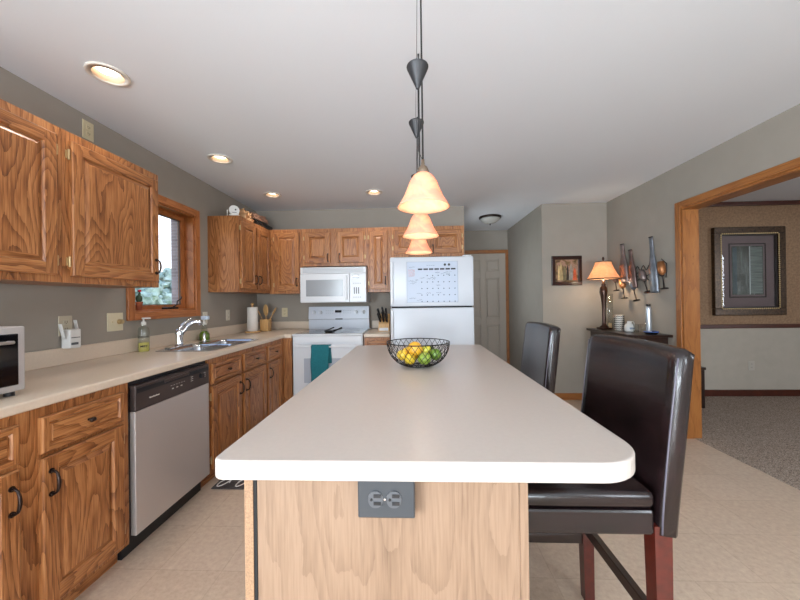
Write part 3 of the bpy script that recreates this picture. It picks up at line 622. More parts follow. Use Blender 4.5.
# spoon rest on the cooktop
sr = MB(); sr.shell([(.03, .0), (.05, .006), (.06, .016)], .003, blackp, (0, 0, 0), 20); sr.tube([(.05, 0, .012), (.10, .01, .03), (.14, .03, .045)], .007, blackp, rs=[.012, .008, .011]); sr.tube([(-.05, -.02, .014), (0, 0, .03), (.05, .04, .05)], .006, blackp); sr.lathe([(.03, 0), (.03, .004)], blackp, n=20)
tag(sr.build('spoon_rest', loc=(-.95, 3.66, .9178)), 'small black spoon rest on the cooktop', 'spoon rest')

# ================================================================== MICROWAVE over the range
mwv = thing('over_range_microwave', 'white over-the-range microwave mounted above the cooktop', 'microwave', (-1.32, 3.82, 1.245)); MW = .77
MB().box(0, MW, .02, .395, 0, .412, white, .004).build('body', mwv)
m = MB(); m.box(0, MW, 0, .019, .34, .412, white, .004)
for i in range(4): m.box(.03, MW - .03, -.002, .004, .353 + i * .014, .359 + i * .014, plain('vent_slot', '#9FA3A6') if i == 0 else bpy.data.materials['vent_slot'])
m.build('vent_grille', mwv)
m = MB(); m.box(.0, .575, -.008, .019, .004, .335, white, .006); md = m.build('door', mwv)
MB().box(.07, .50, -.0115, -.007, .075, .265, plain('microwave_window', '#8D9094', .2), .002).build('door_window', md)
MB().box(.53, .552, -.034, -.008, .03, .31, white, .006).build('door_handle', md)
m = MB(); m.box(.58, MW, -.006, .019, .004, .335, white, .004); m.box(.615, .69, -.0085, -.0055, .285, .315, blackglass, .004); cpn = m.build('control_panel', mwv)
m = MB()
for i in range(3):
    m.box(.628 + i * .025, .638 + i * .025, -.0085, -.005, .1, .175, blackp)
for i in range(4):
    for j_ in range(2): m.box(.62 + i * .025, .635 + i * .025, -.0078, -.005, .055 + j_ * .16, .065 + j_ * .16, bpy.data.materials['vent_slot'])
m.build('button', cpn)

# ================================================================== REFRIGERATOR
fr = thing('refrigerator', 'white top-freezer refrigerator with a calendar on its upper door', 'refrigerator', (-.236, 3.36, 0)); FW = .825
MB().box(.005, FW - .005, .0, .76, .03, 1.675, white, .006).build('cabinet', fr)
fdm = plain('refrigerator_door_enamel', '#BFC2C8', .3, bump=.15, bscale=400)
fd = MB().box(0, FW, -.06, -.004, 1.197, 1.688, fdm, .012, 3, True).build('freezer_door', fr)
rd = MB().box(0, FW, -.06, -.004, .06, 1.183, fdm, .012, 3, True).build('refrigerator_door', fr)
MB().box(.004, .03, -.088, -.055, 1.215, 1.64, white, .008, 3).build('door_handle', fd); MB().box(.004, .03, -.088, -.055, .7, 1.165, white, .008, 3).build('door_handle', rd)
MB().box(FW - .10, FW - .02, -.05, .04, 1.689, 1.70, white, .003).build('hinge_cover', fr)
MB().box(.01, FW - .01, -.02, -.001, 1.184, 1.196, dgap).build('door_gasket', fr)
MB().box(.02, FW - .02, -.03, .02, 0.0, .055, blackp).build('base_grille', fr)
# calendar
cal = thing('wall_calendar', 'white magnetic month calendar on the freezer door', 'calendar', (-.07, 3.2985, 1.235))
CWd, CH_ = .505, .405; MB().box(0, CWd, -.003, 0, 0, CH_, plain('calendar_board', '#A9B2C2', .35)).build('board', cal)
m = MB(); gmt = plain('calendar_frame', '#9CA3B0', .4)
for a, b, c_, d_ in ((0, CWd, 0, .005), (0, CWd, CH_ - .005, CH_), (0, .005, 0, CH_), (CWd - .005, CWd, 0, CH_)): m.box(a, b, -.005, -.003, c_, d_, gmt)
m.build('frame', cal)
ink = plain('black_ink', '#15161C', .6); m = MB(); inkr = plain('red_ink', '#D08A80', .6)
gx0, gx1 = .11, .49; cwid = (gx1 - gx0) / 7
calb = cal.children[0] if cal.children else cal
for i in range(7): MB().box(gx0 + i * cwid + .002, gx0 + (i + 1) * cwid - .008, -.0042, -.003, .322, .337, ink).build('day_heading', cal)
for r in range(5):
    for i in range(7):
        if r == 0 and i < 1: continue
        MB().box(gx0 + i * cwid + .034, gx0 + i * cwid + .043, -.0042, -.003, .262 - r * .064 + .0, .271 - r * .064, ink).build('date_mark', cal)
random.seed(3)
def scrib(x, z, L, h, mt, nm, n=14): q_ = MB(); q_.tube([(x + L * i / n, -.0036, z + h * random.uniform(-.5, .5)) for i in range(n + 1)], .0009, mt, 4); q_.build(nm, cal)
for x, z, L in ((.13, .243, .05), (.2, .235, .04), (.235, .246, .05), (.25, .23, .03), (.28, .295, .05), (.335, .285, .09), (.37, .298, .07), (.385, .277, .04), (.29, .17, .04), (.095, .09, .05), (.19, .094, .05), (.29, .097, .05), (.02, .042, .07), (.1, .025, .05), (.02, .215, .04), (.05, .205, .05), (.085, .225, .03), (.03, .19, .05), (.19, .367, .09), (.02, .35, .06)): scrib(x, z, L, .012, ink, 'handwriting')
for i in range(9): scrib(.015, .262 + i * .008, .065, .012, inkr, 'red_sketch')
for i, (lb, xx) in enumerate((('left of the two round black magnets above the calendar days', .378), ('right of the two round black magnets above the calendar days', .418))):
    k = MB(); k.cyl((0, 0, 0), (0, -.008, 0), .0125, blackp, .0115, 20); tag(k.build('magnet', loc=(-.07 + xx, 3.2955, 1.235 + .372)), lb, 'magnet', 'round magnets on the calendar')

# ================================================================== PENDANTS
shm = shade_mat('alabaster_shade', '#F3D8BC', '#F2AC68', '#FFC890', .20, '#D47634')
cone_m = plain('grey_bronze_cone', '#2B2A2C', .5, metal=.2)
def pendant(Y, label, zt, coneX, conez, s=1.0):
    p = thing('pendant_lamp', label, 'pendant lamp', (.036, Y, 0), 0, 'bell glass pendants over the island')
    z = zt
    prof = [(.0875, 0), (.080, .012), (.066, .035), (.055, .06), (.046, .085), (.033, .105), (.018, .115)]
    MB().shell([(r * s, z + h) for r, h in prof], .003, shm, n=32).build('lamp_shade', p)
    MB().lathe([(.019, z + .112), (.021, z + .118), (.014, z + .135), (.006, z + .142), (.005, z + .16), (.001, z + .161)], plain('socket_cap', '#6B5A4A', .5, metal=.4) if 'socket_cap' not in bpy.data.materials else bpy.data.materials['socket_cap'], n=20).build('socket_cap', p)
    MB().ell((0, 0, z + .06), .022, .022, .03, plain('pendant_bulb', '#FFE9C8', .5, emit='#FFE2B8', es=4) if 'pendant_bulb' not in bpy.data.materials else bpy.data.materials['pendant_bulb']).build('bulb', p)
    m = MB(); m.tube([(0, 0, z + .155), (0, 0, CZ - .02)], .003, dgap, 6); m.tube([(.0, 0, z + .155), (coneX, 0, z + .19), (coneX, 0, conez - .05)], .0011, dgap, 6); m.tube([(coneX - .003, 0, conez + .02), (coneX + .004, 0, CZ - .02)], .0009, dgap, 6); m.build('cord', p)
    MB().lathe([(.001, conez - .058), (.005, conez - .056), (.036, conez + .014)], cone_m, (coneX, 0, 0), n=40, smooth=False).lathe([(.036, conez + .0145), (.037, conez + .018), (.036, conez + .021), (.001, conez + .022)], cone_m, (coneX, 0, 0), smooth=False).build('counterweight', p)
    MB().lathe([(.003, CZ - .02), (.0045, CZ - .004), (.0045, CZ)], cone_m).build('ceiling_hook', p)
    l = bpy.data.lights.new('pendant_glow', 'POINT'); l.energy = 1.1; l.color = (1, .84, .66); l.shadow_soft_size = .03; lo = bpy.data.objects.new('pendant_glow', l); C.objects.link(lo); lo.parent = p; lo.location = (0, 0, z + .02)
pendant(1.12, 'nearest and largest-looking glowing bell pendant over the island', 1.567, -.014, 2.022)
pendant(1.60, 'middle glowing bell pendant of the three over the island', 1.562, -.014, 2.092)
pendant(2.15, 'farthest glowing bell pendant, in front of the refrigerator top', 1.562, -.008, 2.04)

# ================================================================== CEILING LIGHTS
trimw = plain('can_trim', '#D8CFC4', .5); canin = plain('can_baffle', '#C9AE94', .5); bulbm = plain('flood_bulb', '#FFF4E0', .4, emit='#FFF0D8', es=7)
for x, y, lb in ((-1.556, 1.643, 'recessed ceiling light nearest the camera, above the left cabinets'), (-1.572, 2.658, 'recessed ceiling light above the sink window'), (-1.536, 3.584, 'recessed ceiling light above the corner wall cabinet'), (-.419, 3.592, 'recessed ceiling light in front of the refrigerator, near the pendants')):
    t = thing('recessed_light', lb, 'ceiling light', (x, y, CZ), 0, 'round recessed ceiling lights')
    MB().shell([(.092, 0), (.092, -.006), (.088, -.008)], .022, trimw, n=32).build('trim_ring', t)
    MB().shell([(.0705, -.004), (.068, .04), (.06, .075), (.045, .09)], .002, canin, n=32).build('baffle', t)
    MB().lathe([(.001, .070), (.05, .066), (.054, .03), (.047, .018), (.03, .012), (.001, .010)], bulbm, n=24).build('bulb', t)
    l = bpy.data.lights.new('can_glow', 'SPOT'); l.energy = 12; l.color = (1, .90, .78); l.spot_size = 2.3; l.spot_blend = .8; l.shadow_soft_size = .05; lo = bpy.data.objects.new('can_glow', l); C.objects.link(lo); lo.parent = t; lo.location = (0, 0, -.004)
t = thing('flush_ceiling_light', 'unlit frosted glass ceiling light with bronze ring in the hallway', 'ceiling light', (1.1, 4.8, CZ))
MB().lathe([(.155, 0), (.155, -.02), (.148, -.03), (.10, -.032)], bronze, n=32).build('ring', t)
MB().lathe([(.142, -.03), (.125, -.055), (.085, -.085), (.03, -.10), (.001, -.102)], plain('frosted_glass', '#A9A6A0', .35), n=32).build('glass_bowl', t)
MB().lathe([(.012, -.10), (.008, -.112), (.001, -.125)], bronze, n=16).build('finial', t)

# ================================================================== STOOLS
def stool(label, loc, rz=0):
    s_ = thing('bar_stool', label, 'bar stool', loc, rz, 'leather bar stools at the island'); w2 = .237
    # seat: apron and cushion, front towards -x
    MB().box(-.21, .20, -w2, w2, .575, .6475, leather, .008, 2).build('seat_apron', s_)
    m = MB(); m.box(-.215, .205, -w2 - .003, w2 + .003, .648, .70, leather, .02, 4, True)
    c_ = m
    for i, v in enumerate(c_.v):
        if v.z > .68: v.z += .014 * max(0, 1 - (abs(v.x) / .24) ** 2) * max(0, 1 - (abs(v.y) / .24) ** 2)
    bm = None; c_.build('seat', s_)
    # backrest: gently curved, leaning slab
    secs = []; N = 16
    def sec(y, top):
        pr = []
        zs = [.572 + (top - .572) * i / N for i in range(N + 1)]
        for z in zs:
            u = (z - .572) / .53; pr.append((.205 + .055 * u ** 1.3 + .006 * math.sin(u * 3), z))
        back = []
        for z in zs[::-1]:
            u = (z - .572) / .53; th = .064; back.append((.205 + .055 * u ** 1.3 + .006 * math.sin(u * 3) + th, z))
        return pr, back
    ys = [-w2 - .004, -w2 + .006, -w2 + .03, -w2 * .5, 0, w2 * .5, w2 - .03, w2 - .006, w2 + .004]
    for i, y in enumerate(ys):
        top = 1.098 + .006 * (1 - (y / w2) ** 2) - (.016 if i in (0, 8) else (.004 if i in (1, 7) else 0)); f, b = sec(y, top)
        ins = .014 if i in (0, 8) else (.003 if i in (1, 7) else 0); bow = .02 * (1 - (y / w2) ** 2)
        P = [(x + ins + bow, y, z + (ins * .4 if k_ == 0 else 0)) for k_, (x, z) in enumerate(f)] 
        fx_, fz = f[-1]; bx_, bz = b[0]
        P[-1] = (fx_ + ins + bow + .004, y, fz - .006); P.append((fx_ + .014 + ins + bow, y, fz + .004)); P.append((bx_ - .014 - ins + bow * .8, y, bz + .003))
        P += [(x - ins + bow * .8, y, z - (.006 if k_ == 0 else 0)) for k_, (x, z) in enumerate(b)]
        secs.append(P)
    MB().loft(secs, leather, True).build('backrest', s_)
    for sy in (-1, 1):
        sm_ = MB(); y = sy * (w2 + .003); sm_.tube([(.218 + .055 * ((z - .58) / .53) ** 1.3, y, z) for z in [.58 + .5 * i / 10 for i in range(11)]], .0025, plain('seam_piping', '#5B5660', .4) if 'seam_piping' not in bpy.data.materials else bpy.data.materials['seam_piping'], 6); sm_.build('piping', s_)
    wood = cherry
    for sx, sy in ((-1, -1), (-1, 1), (1, -1), (1, 1)):
        m = MB(); a = .036 * 1; x = -.185 if sx < 0 else .225; dx = -.0 if sx < 0 else .008; y = sy * (w2 - .026)
        sq = lambda cx, cy, h, z: [(cx - h, cy - h, z), (cx + h, cy - h, z), (cx + h, cy + h, z), (cx - h, cy + h, z)]
        m.loft([sq(x + dx, y, .019, 0), sq(x, y, .0245, .60 if sx > 0 else .58)], wood, False); m.build('leg', s_)
    yl = w2 - .026
    for sy in (-1, 1): m = MB(); m.box(-.165, .215, sy * yl - .011, sy * yl + .011, .235, .275, bwood, .003); m.build('stretcher', s_)
    MB().box(.215, .24, -yl + .02, yl - .02, .28, .32, bwood, .003).build('stretcher', s_); MB().box(-.198, -.172, -yl + .02, yl - .02, .2, .24, bwood, .003).build('stretcher', s_)
    return s_
stool('dark leather bar stool in the foreground, right of the island', (.476, 1.215, 0))
stool('dark leather bar stool farther back, half hidden by the island top', (.478, 2.075, 0), -.05)

# ================================================================== FRUIT BOWL
bw = thing('wire_fruit_bowl', 'black wire basket bowl of fruit on the island', 'bowl', (.018, 1.73, .914)); wm = plain('black_wire', '#141214', .4, metal=.5)
BR, BH, Rb = .162, .122, .05
def bp_(a, t_): # t 0 base .. 1 rim
    r = Rb + (BR - Rb) * math.sin(t_ * PI / 2) ** .95; return (r * math.cos(a), r * math.sin(a), .004 + BH * (1 - math.cos(t_ * PI / 2)) ** .92)
m = MB(); m.tube([bp_(2 * PI * k_ / 48, 1) for k_ in range(48)], .0028, wm, 6, True); m.tube([bp_(2 * PI * k_ / 48, .0) for k_ in range(48)], .0028, wm, 6, True); m.build('rim', bw)
m = MB(); NW = 30
for k_ in range(NW):
    for sg in (-1, 1): m.tube([bp_(2 * PI * k_ / NW + sg * t_ / 12 * .75, t_ / 12) for t_ in range(13)], .0014, wm, 5)
m.tube([bp_(0, 0), (0, 0, .004), bp_(PI, 0)], .0016, wm, 5); m.tube([bp_(PI / 2, 0), (0, 0, .004), bp_(-PI / 2, 0)], .0016, wm, 5)
m.build('wire_mesh', bw)
def fruit(name, label, cat, x, y, z, r, col, elong=1, rot=(0, 0, 0), stem=None, group=None):
    m = MB(); mt = plain(name + '_skin', col, .4, noise=.18, nscale=25, bump=.2, bscale=150)
    prof = []
    for i in range(13):
        a = PI * i / 12; rr = math.sin(a); zz = -math.cos(a)
        if name == 'lemon': zz *= 1.25 if abs(zz) > .97 else 1.08
        prof.append((max(rr * r, 1e-5), zz * r * elong))
    m.lathe(prof, mt, n=20); o = m.build(name, loc=(x, y, z), rot=rot); tag(o, label, cat, group)
bx, by, bz = .018, 1.73, .914
fruit('mango', 'large yellow-orange mango at the top of the wire bowl', 'mango', bx - .018, by - .005, bz + .083, .041, '#D19C28', 1.15, (.35, .2, 0))
fruit('lemon', 'yellow lemon at the left of the wire bowl', 'lemon', bx - .083, by - .025, bz + .062, .027, '#DDB83A', 1.15, (1.4, .3, .4))
fruit('lemon', 'yellow lemon low in front, under the mango', 'lemon', bx - .043, by - .066, bz + .048, .027, '#D9B934', 1.15, (1.3, 0, -.5))
fruit('lime', 'green lime low at the centre right of the wire bowl', 'lime', bx + .030, by - .060, bz + .049, .031, '#7F9636', 1.12, (1.4, 0, 1.0))
fruit('lime', 'dark green lime at the right of the wire bowl', 'lime', bx + .088, by - .01, bz + .062, .030, '#5C7A26', 1.1, (1.2, .4, .2))
fruit('lime', 'yellow-green lime between mango and dark green lime', 'lime', bx + .042, by + .018, bz + .078, .027, '#B9B53A', 1.1, (1.0, 0, .6))
fruit('avocado', 'dark green avocado at the back of the wire bowl', 'avocado', bx + .048, by + .075, bz + .066, .033, '#3D4A22', 1.2, (1.2, 0, .9))
fruit('lemon', 'yellow lemon at the back of the wire bowl', 'lemon', bx - .055, by + .065, bz + .06, .031, '#D8B22E', 1.15, (1.3, .2, 1.4))

# ================================================================== COUNTER ITEMS
# toaster oven at the left edge
tv = thing('toaster_oven', 'silver toaster oven with dark glass door at the left end of the counter', 'toaster oven', (-1.50, .772, .9145), PI / 2); silver = plain('silver_plastic', '#B9B3B0', .35, metal=.3)
MB().box(0, .45, .02, .36, .018, .262, silver, .008).build('body', tv)
m = MB(); m.box(0, .45, 0, .019, .018, .262, silver, .006)
m.build('front_frame', tv)
MB().box(.03, .425, -.004, .002, .042, .235, blackglass, .003).build('glass_door', tv)
MB().tube([(.06, -.004, .205), (.06, -.028, .205), (.39, -.028, .205), (.39, -.004, .205)], .006, silver).build('door_handle', tv)
for a, b in ((.03, .03), (.42, .03), (.03, .33), (.42, .33)): MB().cyl((a, b, 0), (a, b, .02), .015, blackp, n=12).build('foot', tv)
def plate(name, label, loc, rz, w_, h_, col, kind='outlet'):
    t = thing(name, label, 'outlet' if kind != 'switch' else 'switch', loc, rz); mt = bpy.data.materials.get('plate_' + col) or plain('plate_' + col, col, .4)
    MB().box(-w_ / 2, w_ / 2, -.006, 0, -h_ / 2, h_ / 2, mt, .002).build('cover_plate', t)
    m = MB(); sl = bpy.data.materials.get('slot_dark') or plain('slot_dark', '#4A4238', .6)
    if kind == 'outlet':
        for zz in (-.02, .02):
            m.box(-.015, .015, -.0085, -.005, zz - .013, zz + .013, mt, .003)
            for xx in (-.006, .006): m.box(xx - .0012, xx + .0012, -.0092, -.0084, zz - .002, zz + .007, sl)
            m.box(-.002, .002, -.0092, -.0084, zz - .009, zz - .005, sl)
        m.build('receptacle', t)
    return t
plate('power_outlet', 'ivory outlet high on the left wall above the wall cabinets', (XL, 1.998, 2.345), PI / 2, .07, .115, '#C9BC9A')
plate('power_outlet', 'ivory outlet behind the white plug-in extender', (XL, 1.85, 1.135), PI / 2, .075, .115, '#B9AE98')
plate('power_outlet', 'white outlet on the left wall beside the paper towels', (XL, 3.54, 1.125), PI / 2, .07, .115, '#CFC6B4')
plate('power_outlet', 'ivory outlet on the back wall left of the range', (-1.665, YB, 1.128), 0, .075, .115, '#C9BC9A')
plate('power_outlet', 'white outlet right of the window behind the green soap', (XL, 3.145, 1.115), PI / 2, .07, .115, '#CFC6B4')
plate('power_outlet', 'white outlet low on the dining room wall under the large picture', (4.216, YD, .385), 0, .075, .115, '#B9B2A6')
t = plate('wall_switch', 'ivory double wall plate with toggle and brass dimmer left of the window', (XL, 2.173, 1.137), PI / 2, .118, .122, '#D3C9AC', 'switch')
MB().box(-.03, -.02, -.016, -.006, -.008, .010, ivory, .002).build('toggle', t); MB().cyl((.028, -.006, 0), (.028, -.03, 0), .017, brass, .015, 20).build('dimmer_knob', t)
# wifi extender
t = thing('wifi_extender', 'white plug-in extender with two antennas on the left wall', 'extender', (XL + .0105, 1.845, 1.075), PI / 2)
wh = plain('bright_white_plastic', '#D6D4D0', .35); MB().box(-.026, .038, -.055, 0, -.07, .04, wh, .006).build('body', t)
m = MB(); m.box(-.02, .03, -.0562, -.0548, -.01, -.006, ink); m.box(-.02, .02, -.0562, -.0548, -.05, -.036, bpy.data.materials['receptacle_face']); m.build('front_print', t)
MB().box(-.040, -.0355, -.04, -.02, .0, .085, wh, .002, M=Matrix.Rotation(-.25, 4, 'Y')).build('antenna', t); MB().box(.041, .0455, -.04, -.02, .0, .085, wh, .002, M=Matrix.Rotation(-.2, 4, 'Y')).build('antenna', t)
# soap bottles
soap_y = plain('yellow_soap', '#E2D070', .15, trans=.2); soap_g = plain('green_soap', '#7FA51E', .15, trans=.4); lbl = plain('label_ink', '#2A1C10', .6)
t = thing('soap_bottle', 'clear bottle of yellow dish soap with white pump, left of the faucet', 'soap bottle', (-1.955, 2.325, .9145)); t.scale = (1.22, 1.22, 1.14)
MB().lathe([(.024, 0), (.026, .004), (.026, .055), (.001, .056)], soap_y).build('liquid_soap', t)
MB().shell([(.0275, 0), (.0285, .004), (.0285, .13), (.024, .148), (.011, .158), (.010, .17)], .0012, pane_mat('bottle_film', (.93, .95, .93, 1))).build('bottle', t)
MB().lathe([(.013, .165), (.013, .185), (.005, .19), (.004, .205), (.001, .206)], whitep).build('pump_collar', t)
m = MB(); m.box(-.008, .04, -.008, .008, .204, .213, whitep, .003); m.build('pump_head', t)
RotF = Matrix.Rotation(PI / 2 * .45, 4, 'Z') @ Matrix.Translation((0, -.0295, 0)) @ Matrix.Rotation(PI / 2, 4, 'X')
text_mesh('label_text', 'DAWN', .0165, lbl, t, Matrix.Translation((0, 0, .092)) @ RotF, bold=.0006); text_mesh('label_text', 'MIST', .0165, lbl, t, Matrix.Translation((0, 0, .034)) @ RotF, bold=.0006)
t = thing('soap_dispenser', 'green soap dispenser with white pump right of the faucet', 'soap dispenser', (-1.945, 3.005, .9145)); t.scale = (1.15, 1.15, 1.12)
MB().lathe([(.034, 0), (.038, .01), (.036, .05), (.02, .075), (.001, .076)], soap_g).build('liquid_soap', t)
MB().shell([(.036, 0), (.040, .01), (.038, .052), (.022, .085), (.015, .12), (.014, .13)], .0012, bpy.data.materials['bottle_film']).build('bottle', t)
MB().lathe([(.017, .128), (.017, .145), (.006, .15), (.006, .17), (.001, .171)], whitep).build('pump_collar', t)
MB().box(-.02, .035, -.018, .018, .17, .2, plain('pale_blue_pump', '#C3D2E4', .4), .006).build('pump_head', t)
# cactus on the window stool
t = thing('potted_cactus', 'small potted cactus with a red flower on the window stool', 'plant', (XL + .002, 2.372, WZ0 + .0125))
MB().lathe([(.016, 0), (.021, .05), (.024, .05), (.024, .062), (.02, .062), (.001, .058)], plain('terracotta', '#A5583A', .8), n=20).build('pot', t)
m = MB(); gcm = plain('cactus_green', '#3E4F38', .8, noise=.3, nscale=60); m.ell((0, 0, .085), .021, .021, .028, gcm); m.ell((.006, -.002, .118), .008, .008, .016, gcm); m.build('cactus_body', t)
MB().ell((.006, -.002, .143), .012, .012, .010, plain('red_flower', '#C22A3A', .6, noise=.3, nscale=90)).build('flower', t)
# paper towels
t = thing('paper_towel_holder', 'wooden upright paper towel holder in the counter corner', 'holder', (-1.862, 3.76, .9145)); pine = oak('pine_wood', '#A67A48', '#C79A62', '#D9B27C', 'Z', ring=6, con=.2)
MB().lathe([(.083, 0), (.085, .004), (.085, .012), (.08, .016), (.001, .0165)], pine, n=32).build('base', t); MB().cyl((0, 0, .016), (0, 0, .31), .009, pine).build('rod', t); MB().ell((0, 0, .325), .017, .017, .016, pine).build('finial', t)
ptm = plain('paper_towel', '#D8D2CA', .95, bump=.6, bscale=250); m = MB(); m.shell([(.056, 0), (.058, .004), (.058, .27), (.056, .274)], .04, ptm, n=32)
tag(m.build('paper_towel_roll', loc=(-1.862, 3.76, .9315)), 'white paper towel roll standing on the wooden holder', 'paper towels')
# utensil box
t = thing('utensil_box', 'square wooden utensil holder in the corner left of the range', 'utensil holder', (-1.785, 3.93, .9145))
m = MB(); q = .048; h = .14
m.box(-q, q, -q, q, 0, .008, pine)
for a, b, c_, d_ in ((-q, -q + .008, -q, q), (q - .008, q, -q, q), (-q + .008, q - .008, -q, -q + .008), (-q + .008, q - .008, q - .008, q)): m.box(a, b, c_, d_, .008, h, pine)
m.build('box', t)
def spoon(label, base, tip, rw, rl, name='wooden_spoon'):
    b0, t0 = Vector(base), Vector(tip); d_ = (t0 - b0); L = d_.length; M = d_.to_track_quat('Z', 'Y').to_matrix().to_4x4()
    r = thing(name, label, 'utensil', base, 0, 'wooden utensils in the holder')
    MB().cyl((0, 0, 0), tuple(d_ * .68), .006, pine, .005, 10).build('handle', r)
    MB().ell((0, 0, L - rl), rw, .008, rl, pine, M=M).build('spoon_head', r)
spoon('narrow wooden spoon leaning left out of the utensil holder', (-1.765, 3.95, .924), (-1.875, 3.91, 1.17), .014, .04)
spoon('wide wooden paddle spoon standing in the middle of the utensil holder', (-1.785, 3.95, .924), (-1.79, 3.94, 1.235), .045, .07)
spoon('wooden spoon leaning right out of the utensil holder', (-1.80, 3.92, .924), (-1.655, 3.93, 1.195), .032, .05)
# knife block
t = thing('knife_block', 'light wooden knife block between range and refrigerator', 'knife block', (-.345, 3.80, .9145))
m = MB(); m.loft([[(-.06, -.07, 0), (.06, -.07, 0), (.06, .09, 0), (-.06, .09, 0)], [(-.06, -.05, .085), (.06, -.05, .085), (.06, .12, .19), (-.06, .12, .19)]], pine, False); m.build('block', t)
MB().box(-.05, .05, -.0725, -.066, .008, .04, white).build('white_tag', t)
kn = 0
knames = ['at the front left', 'at the front centre', 'at the front right', 'in the middle row, left', 'in the middle row, centre', 'in the middle row, right', 'at the top back']
for i, (dx_, dy_, zz) in enumerate(((-.035, -.03, .098), (.0, -.03, .098), (.035, -.03, .098), (-.035, .025, .132), (.0, .025, .132), (.035, .025, .132), (.0, .08, .166))):
    r = thing('kitchen_knife', 'black-handled knife %s of the knife block' % knames[i], 'knife', (-.345 + dx_, 3.80 + dy_, .9145 + zz), 0, 'knives in the wooden block')
    lean = Matrix.Rotation(.45, 4, 'X') @ Matrix.Rotation(-.25 if i % 3 == 0 else -.1, 4, 'Y'); L_ = .12 + .02 * (i % 2)
    m = MB(); m.box(-.010, .010, -.014, .014, .012, L_, blackp, .005, 3, True, M=lean); m.build('handle', r)
    m = MB(); m.box(-.0015, .0015, -.010, .010, -.05, .012, chrome, M=lean); m.build('blade', r)
# on top of the corner cabinet
t = thing('round_camera', 'small white round-headed camera on top of the corner cabinet', 'camera', (-1.775, 3.235, UZ1 + .0005), .5)
MB().box(-.045, .045, -.035, .035, 0, .012, whitep, .005).build('base', t)
MB().cyl((0, .025, .055), (0, -.025, .055), .047, wh, n=28).build('head', t)
m = MB(); m.cyl((.012, -.025, .06), (.012, -.029, .06), .008, blackp, n=14); m.box(-.02, .02, -.0265, -.0245, .03, .034, ink); m.build('lens', t); MB().cyl((-.062, 0, .0), (-.062, 0, .06), .004, whitep, n=8).build('antenna', t)
def crumple(name, label, cat, c_, dims, mt, rz, sd, amp=.02):
    random.seed(sd); bm = bmesh.new(); bmesh.ops.create_cube(bm, size=1); bmesh.ops.subdivide_edges(bm, edges=list(bm.edges), cuts=4, use_grid_fill=True)
    for v in bm.verts:
        v.co = Vector((v.co.x * dims[0], v.co.y * dims[1], (v.co.z + .5) * dims[2]))
        f_ = v.co.z / dims[2]; v.co.x *= 1 - .35 * f_; v.co.y *= 1 - .12 * f_; n_ = Vector((random.uniform(-1, 1), random.uniform(-1, 1), random.uniform(-1, .2))) * amp * min(1, f_ * 3); v.co += n_
        if v.co.z < .0005: v.co.z = .0005
    m = MB(); m.frombm(bm, mt, False); o = m.build(name, loc=c_, rot=(0, 0, rz)); return tag(o, label, cat)
crumple('paper_bag', 'crumpled brown paper bag lying on the corner cabinet next to the camera', 'bag', (-1.81, 3.46, UZ1 + .0005), (.16, .24, .12), plain('kraft_paper', '#B58C64', .85, noise=.15, nscale=20), .1, 4, .014)
crumple('cardboard_flap_box', 'flattened pinkish-brown cardboard leaning on top of the black bag', 'cardboard', (-1.85, 3.80, UZ1 + .0825), (.20, .30, .085), plain('cardboard', '#9A7560', .85), -.1, 9, .014)
crumple('black_bag', 'black soft bag on top of the corner cabinet under the cardboard', 'bag', (-1.82, 3.84, UZ1 + .0005), (.20, .42, .082), plain('black_nylon', '#141416', .5), -.05, 5, .01)

# ================================================================== RUG
rm = plain('charcoal_rug', '#47403F', .95, noise=.3, nscale=60, bump=.6, bscale=300); rl_ = plain('white_rug_yarn', '#CFC6C0', .95)
m = MB(); m.box(-1.385, -.86, 2.19, 3.4, .0005, .009, rm, .003); rug = m.build('rug'); tag(rug, 'charcoal kitchen mat with white scrollwork in front of the sink', 'rug')
random.seed(11); m = MB()
for i in range(26):
    x = -1.34 + (i % 4) * .125 + random.uniform(-.02, .02); y = 2.26 + (i // 4) * .16
    m.tube([(x + .045 * math.cos(a) * (1 - a * .09) + .02 * a / 6, y + .05 * math.sin(a * 1.2), .0092) for a in [j_ * .5 for j_ in range(13)]], .005, rl_, 6)
m.build('scroll_pattern', rug)

# ================================================================== CONSOLE TABLE AND ITS THINGS
ct_ = thing('console_table', 'dark wood console table against the right wall under the metal art', 'table', (0, 0, 0)); tx0, tx1, ty0, ty1, tz = 2.03, XR - .002, 3.19, 4.02, .905
m = MB(); m.prism([(tx0, ty0 + .06), (tx0 + .05, ty0), (tx1, ty0), (tx1, ty1), (tx0, ty1)], tz - .025, tz, bwood, bev=.005, seg=2); m.build('table_top', ct_)
m = MB(); m.box(tx0 + .03, tx1 - .02, ty0 + .03, ty1 - .03, tz - .13, tz - .026, bwood, .003); m.build('apron', ct_)
for a in (tx0 + .05, tx1 - .04):
    for b in (ty0 + .05, ty1 - .05): MB().box(a - .02, a + .02, b - .02, b + .02, 0, tz - .13, bwood, .003).build('leg', ct_)
MB().box(tx0 + .05, tx1 - .04, ty0 + .06, ty1 - .06, .18, .2, bwood, .003).build('lower_shelf', ct_)
tz += .0008
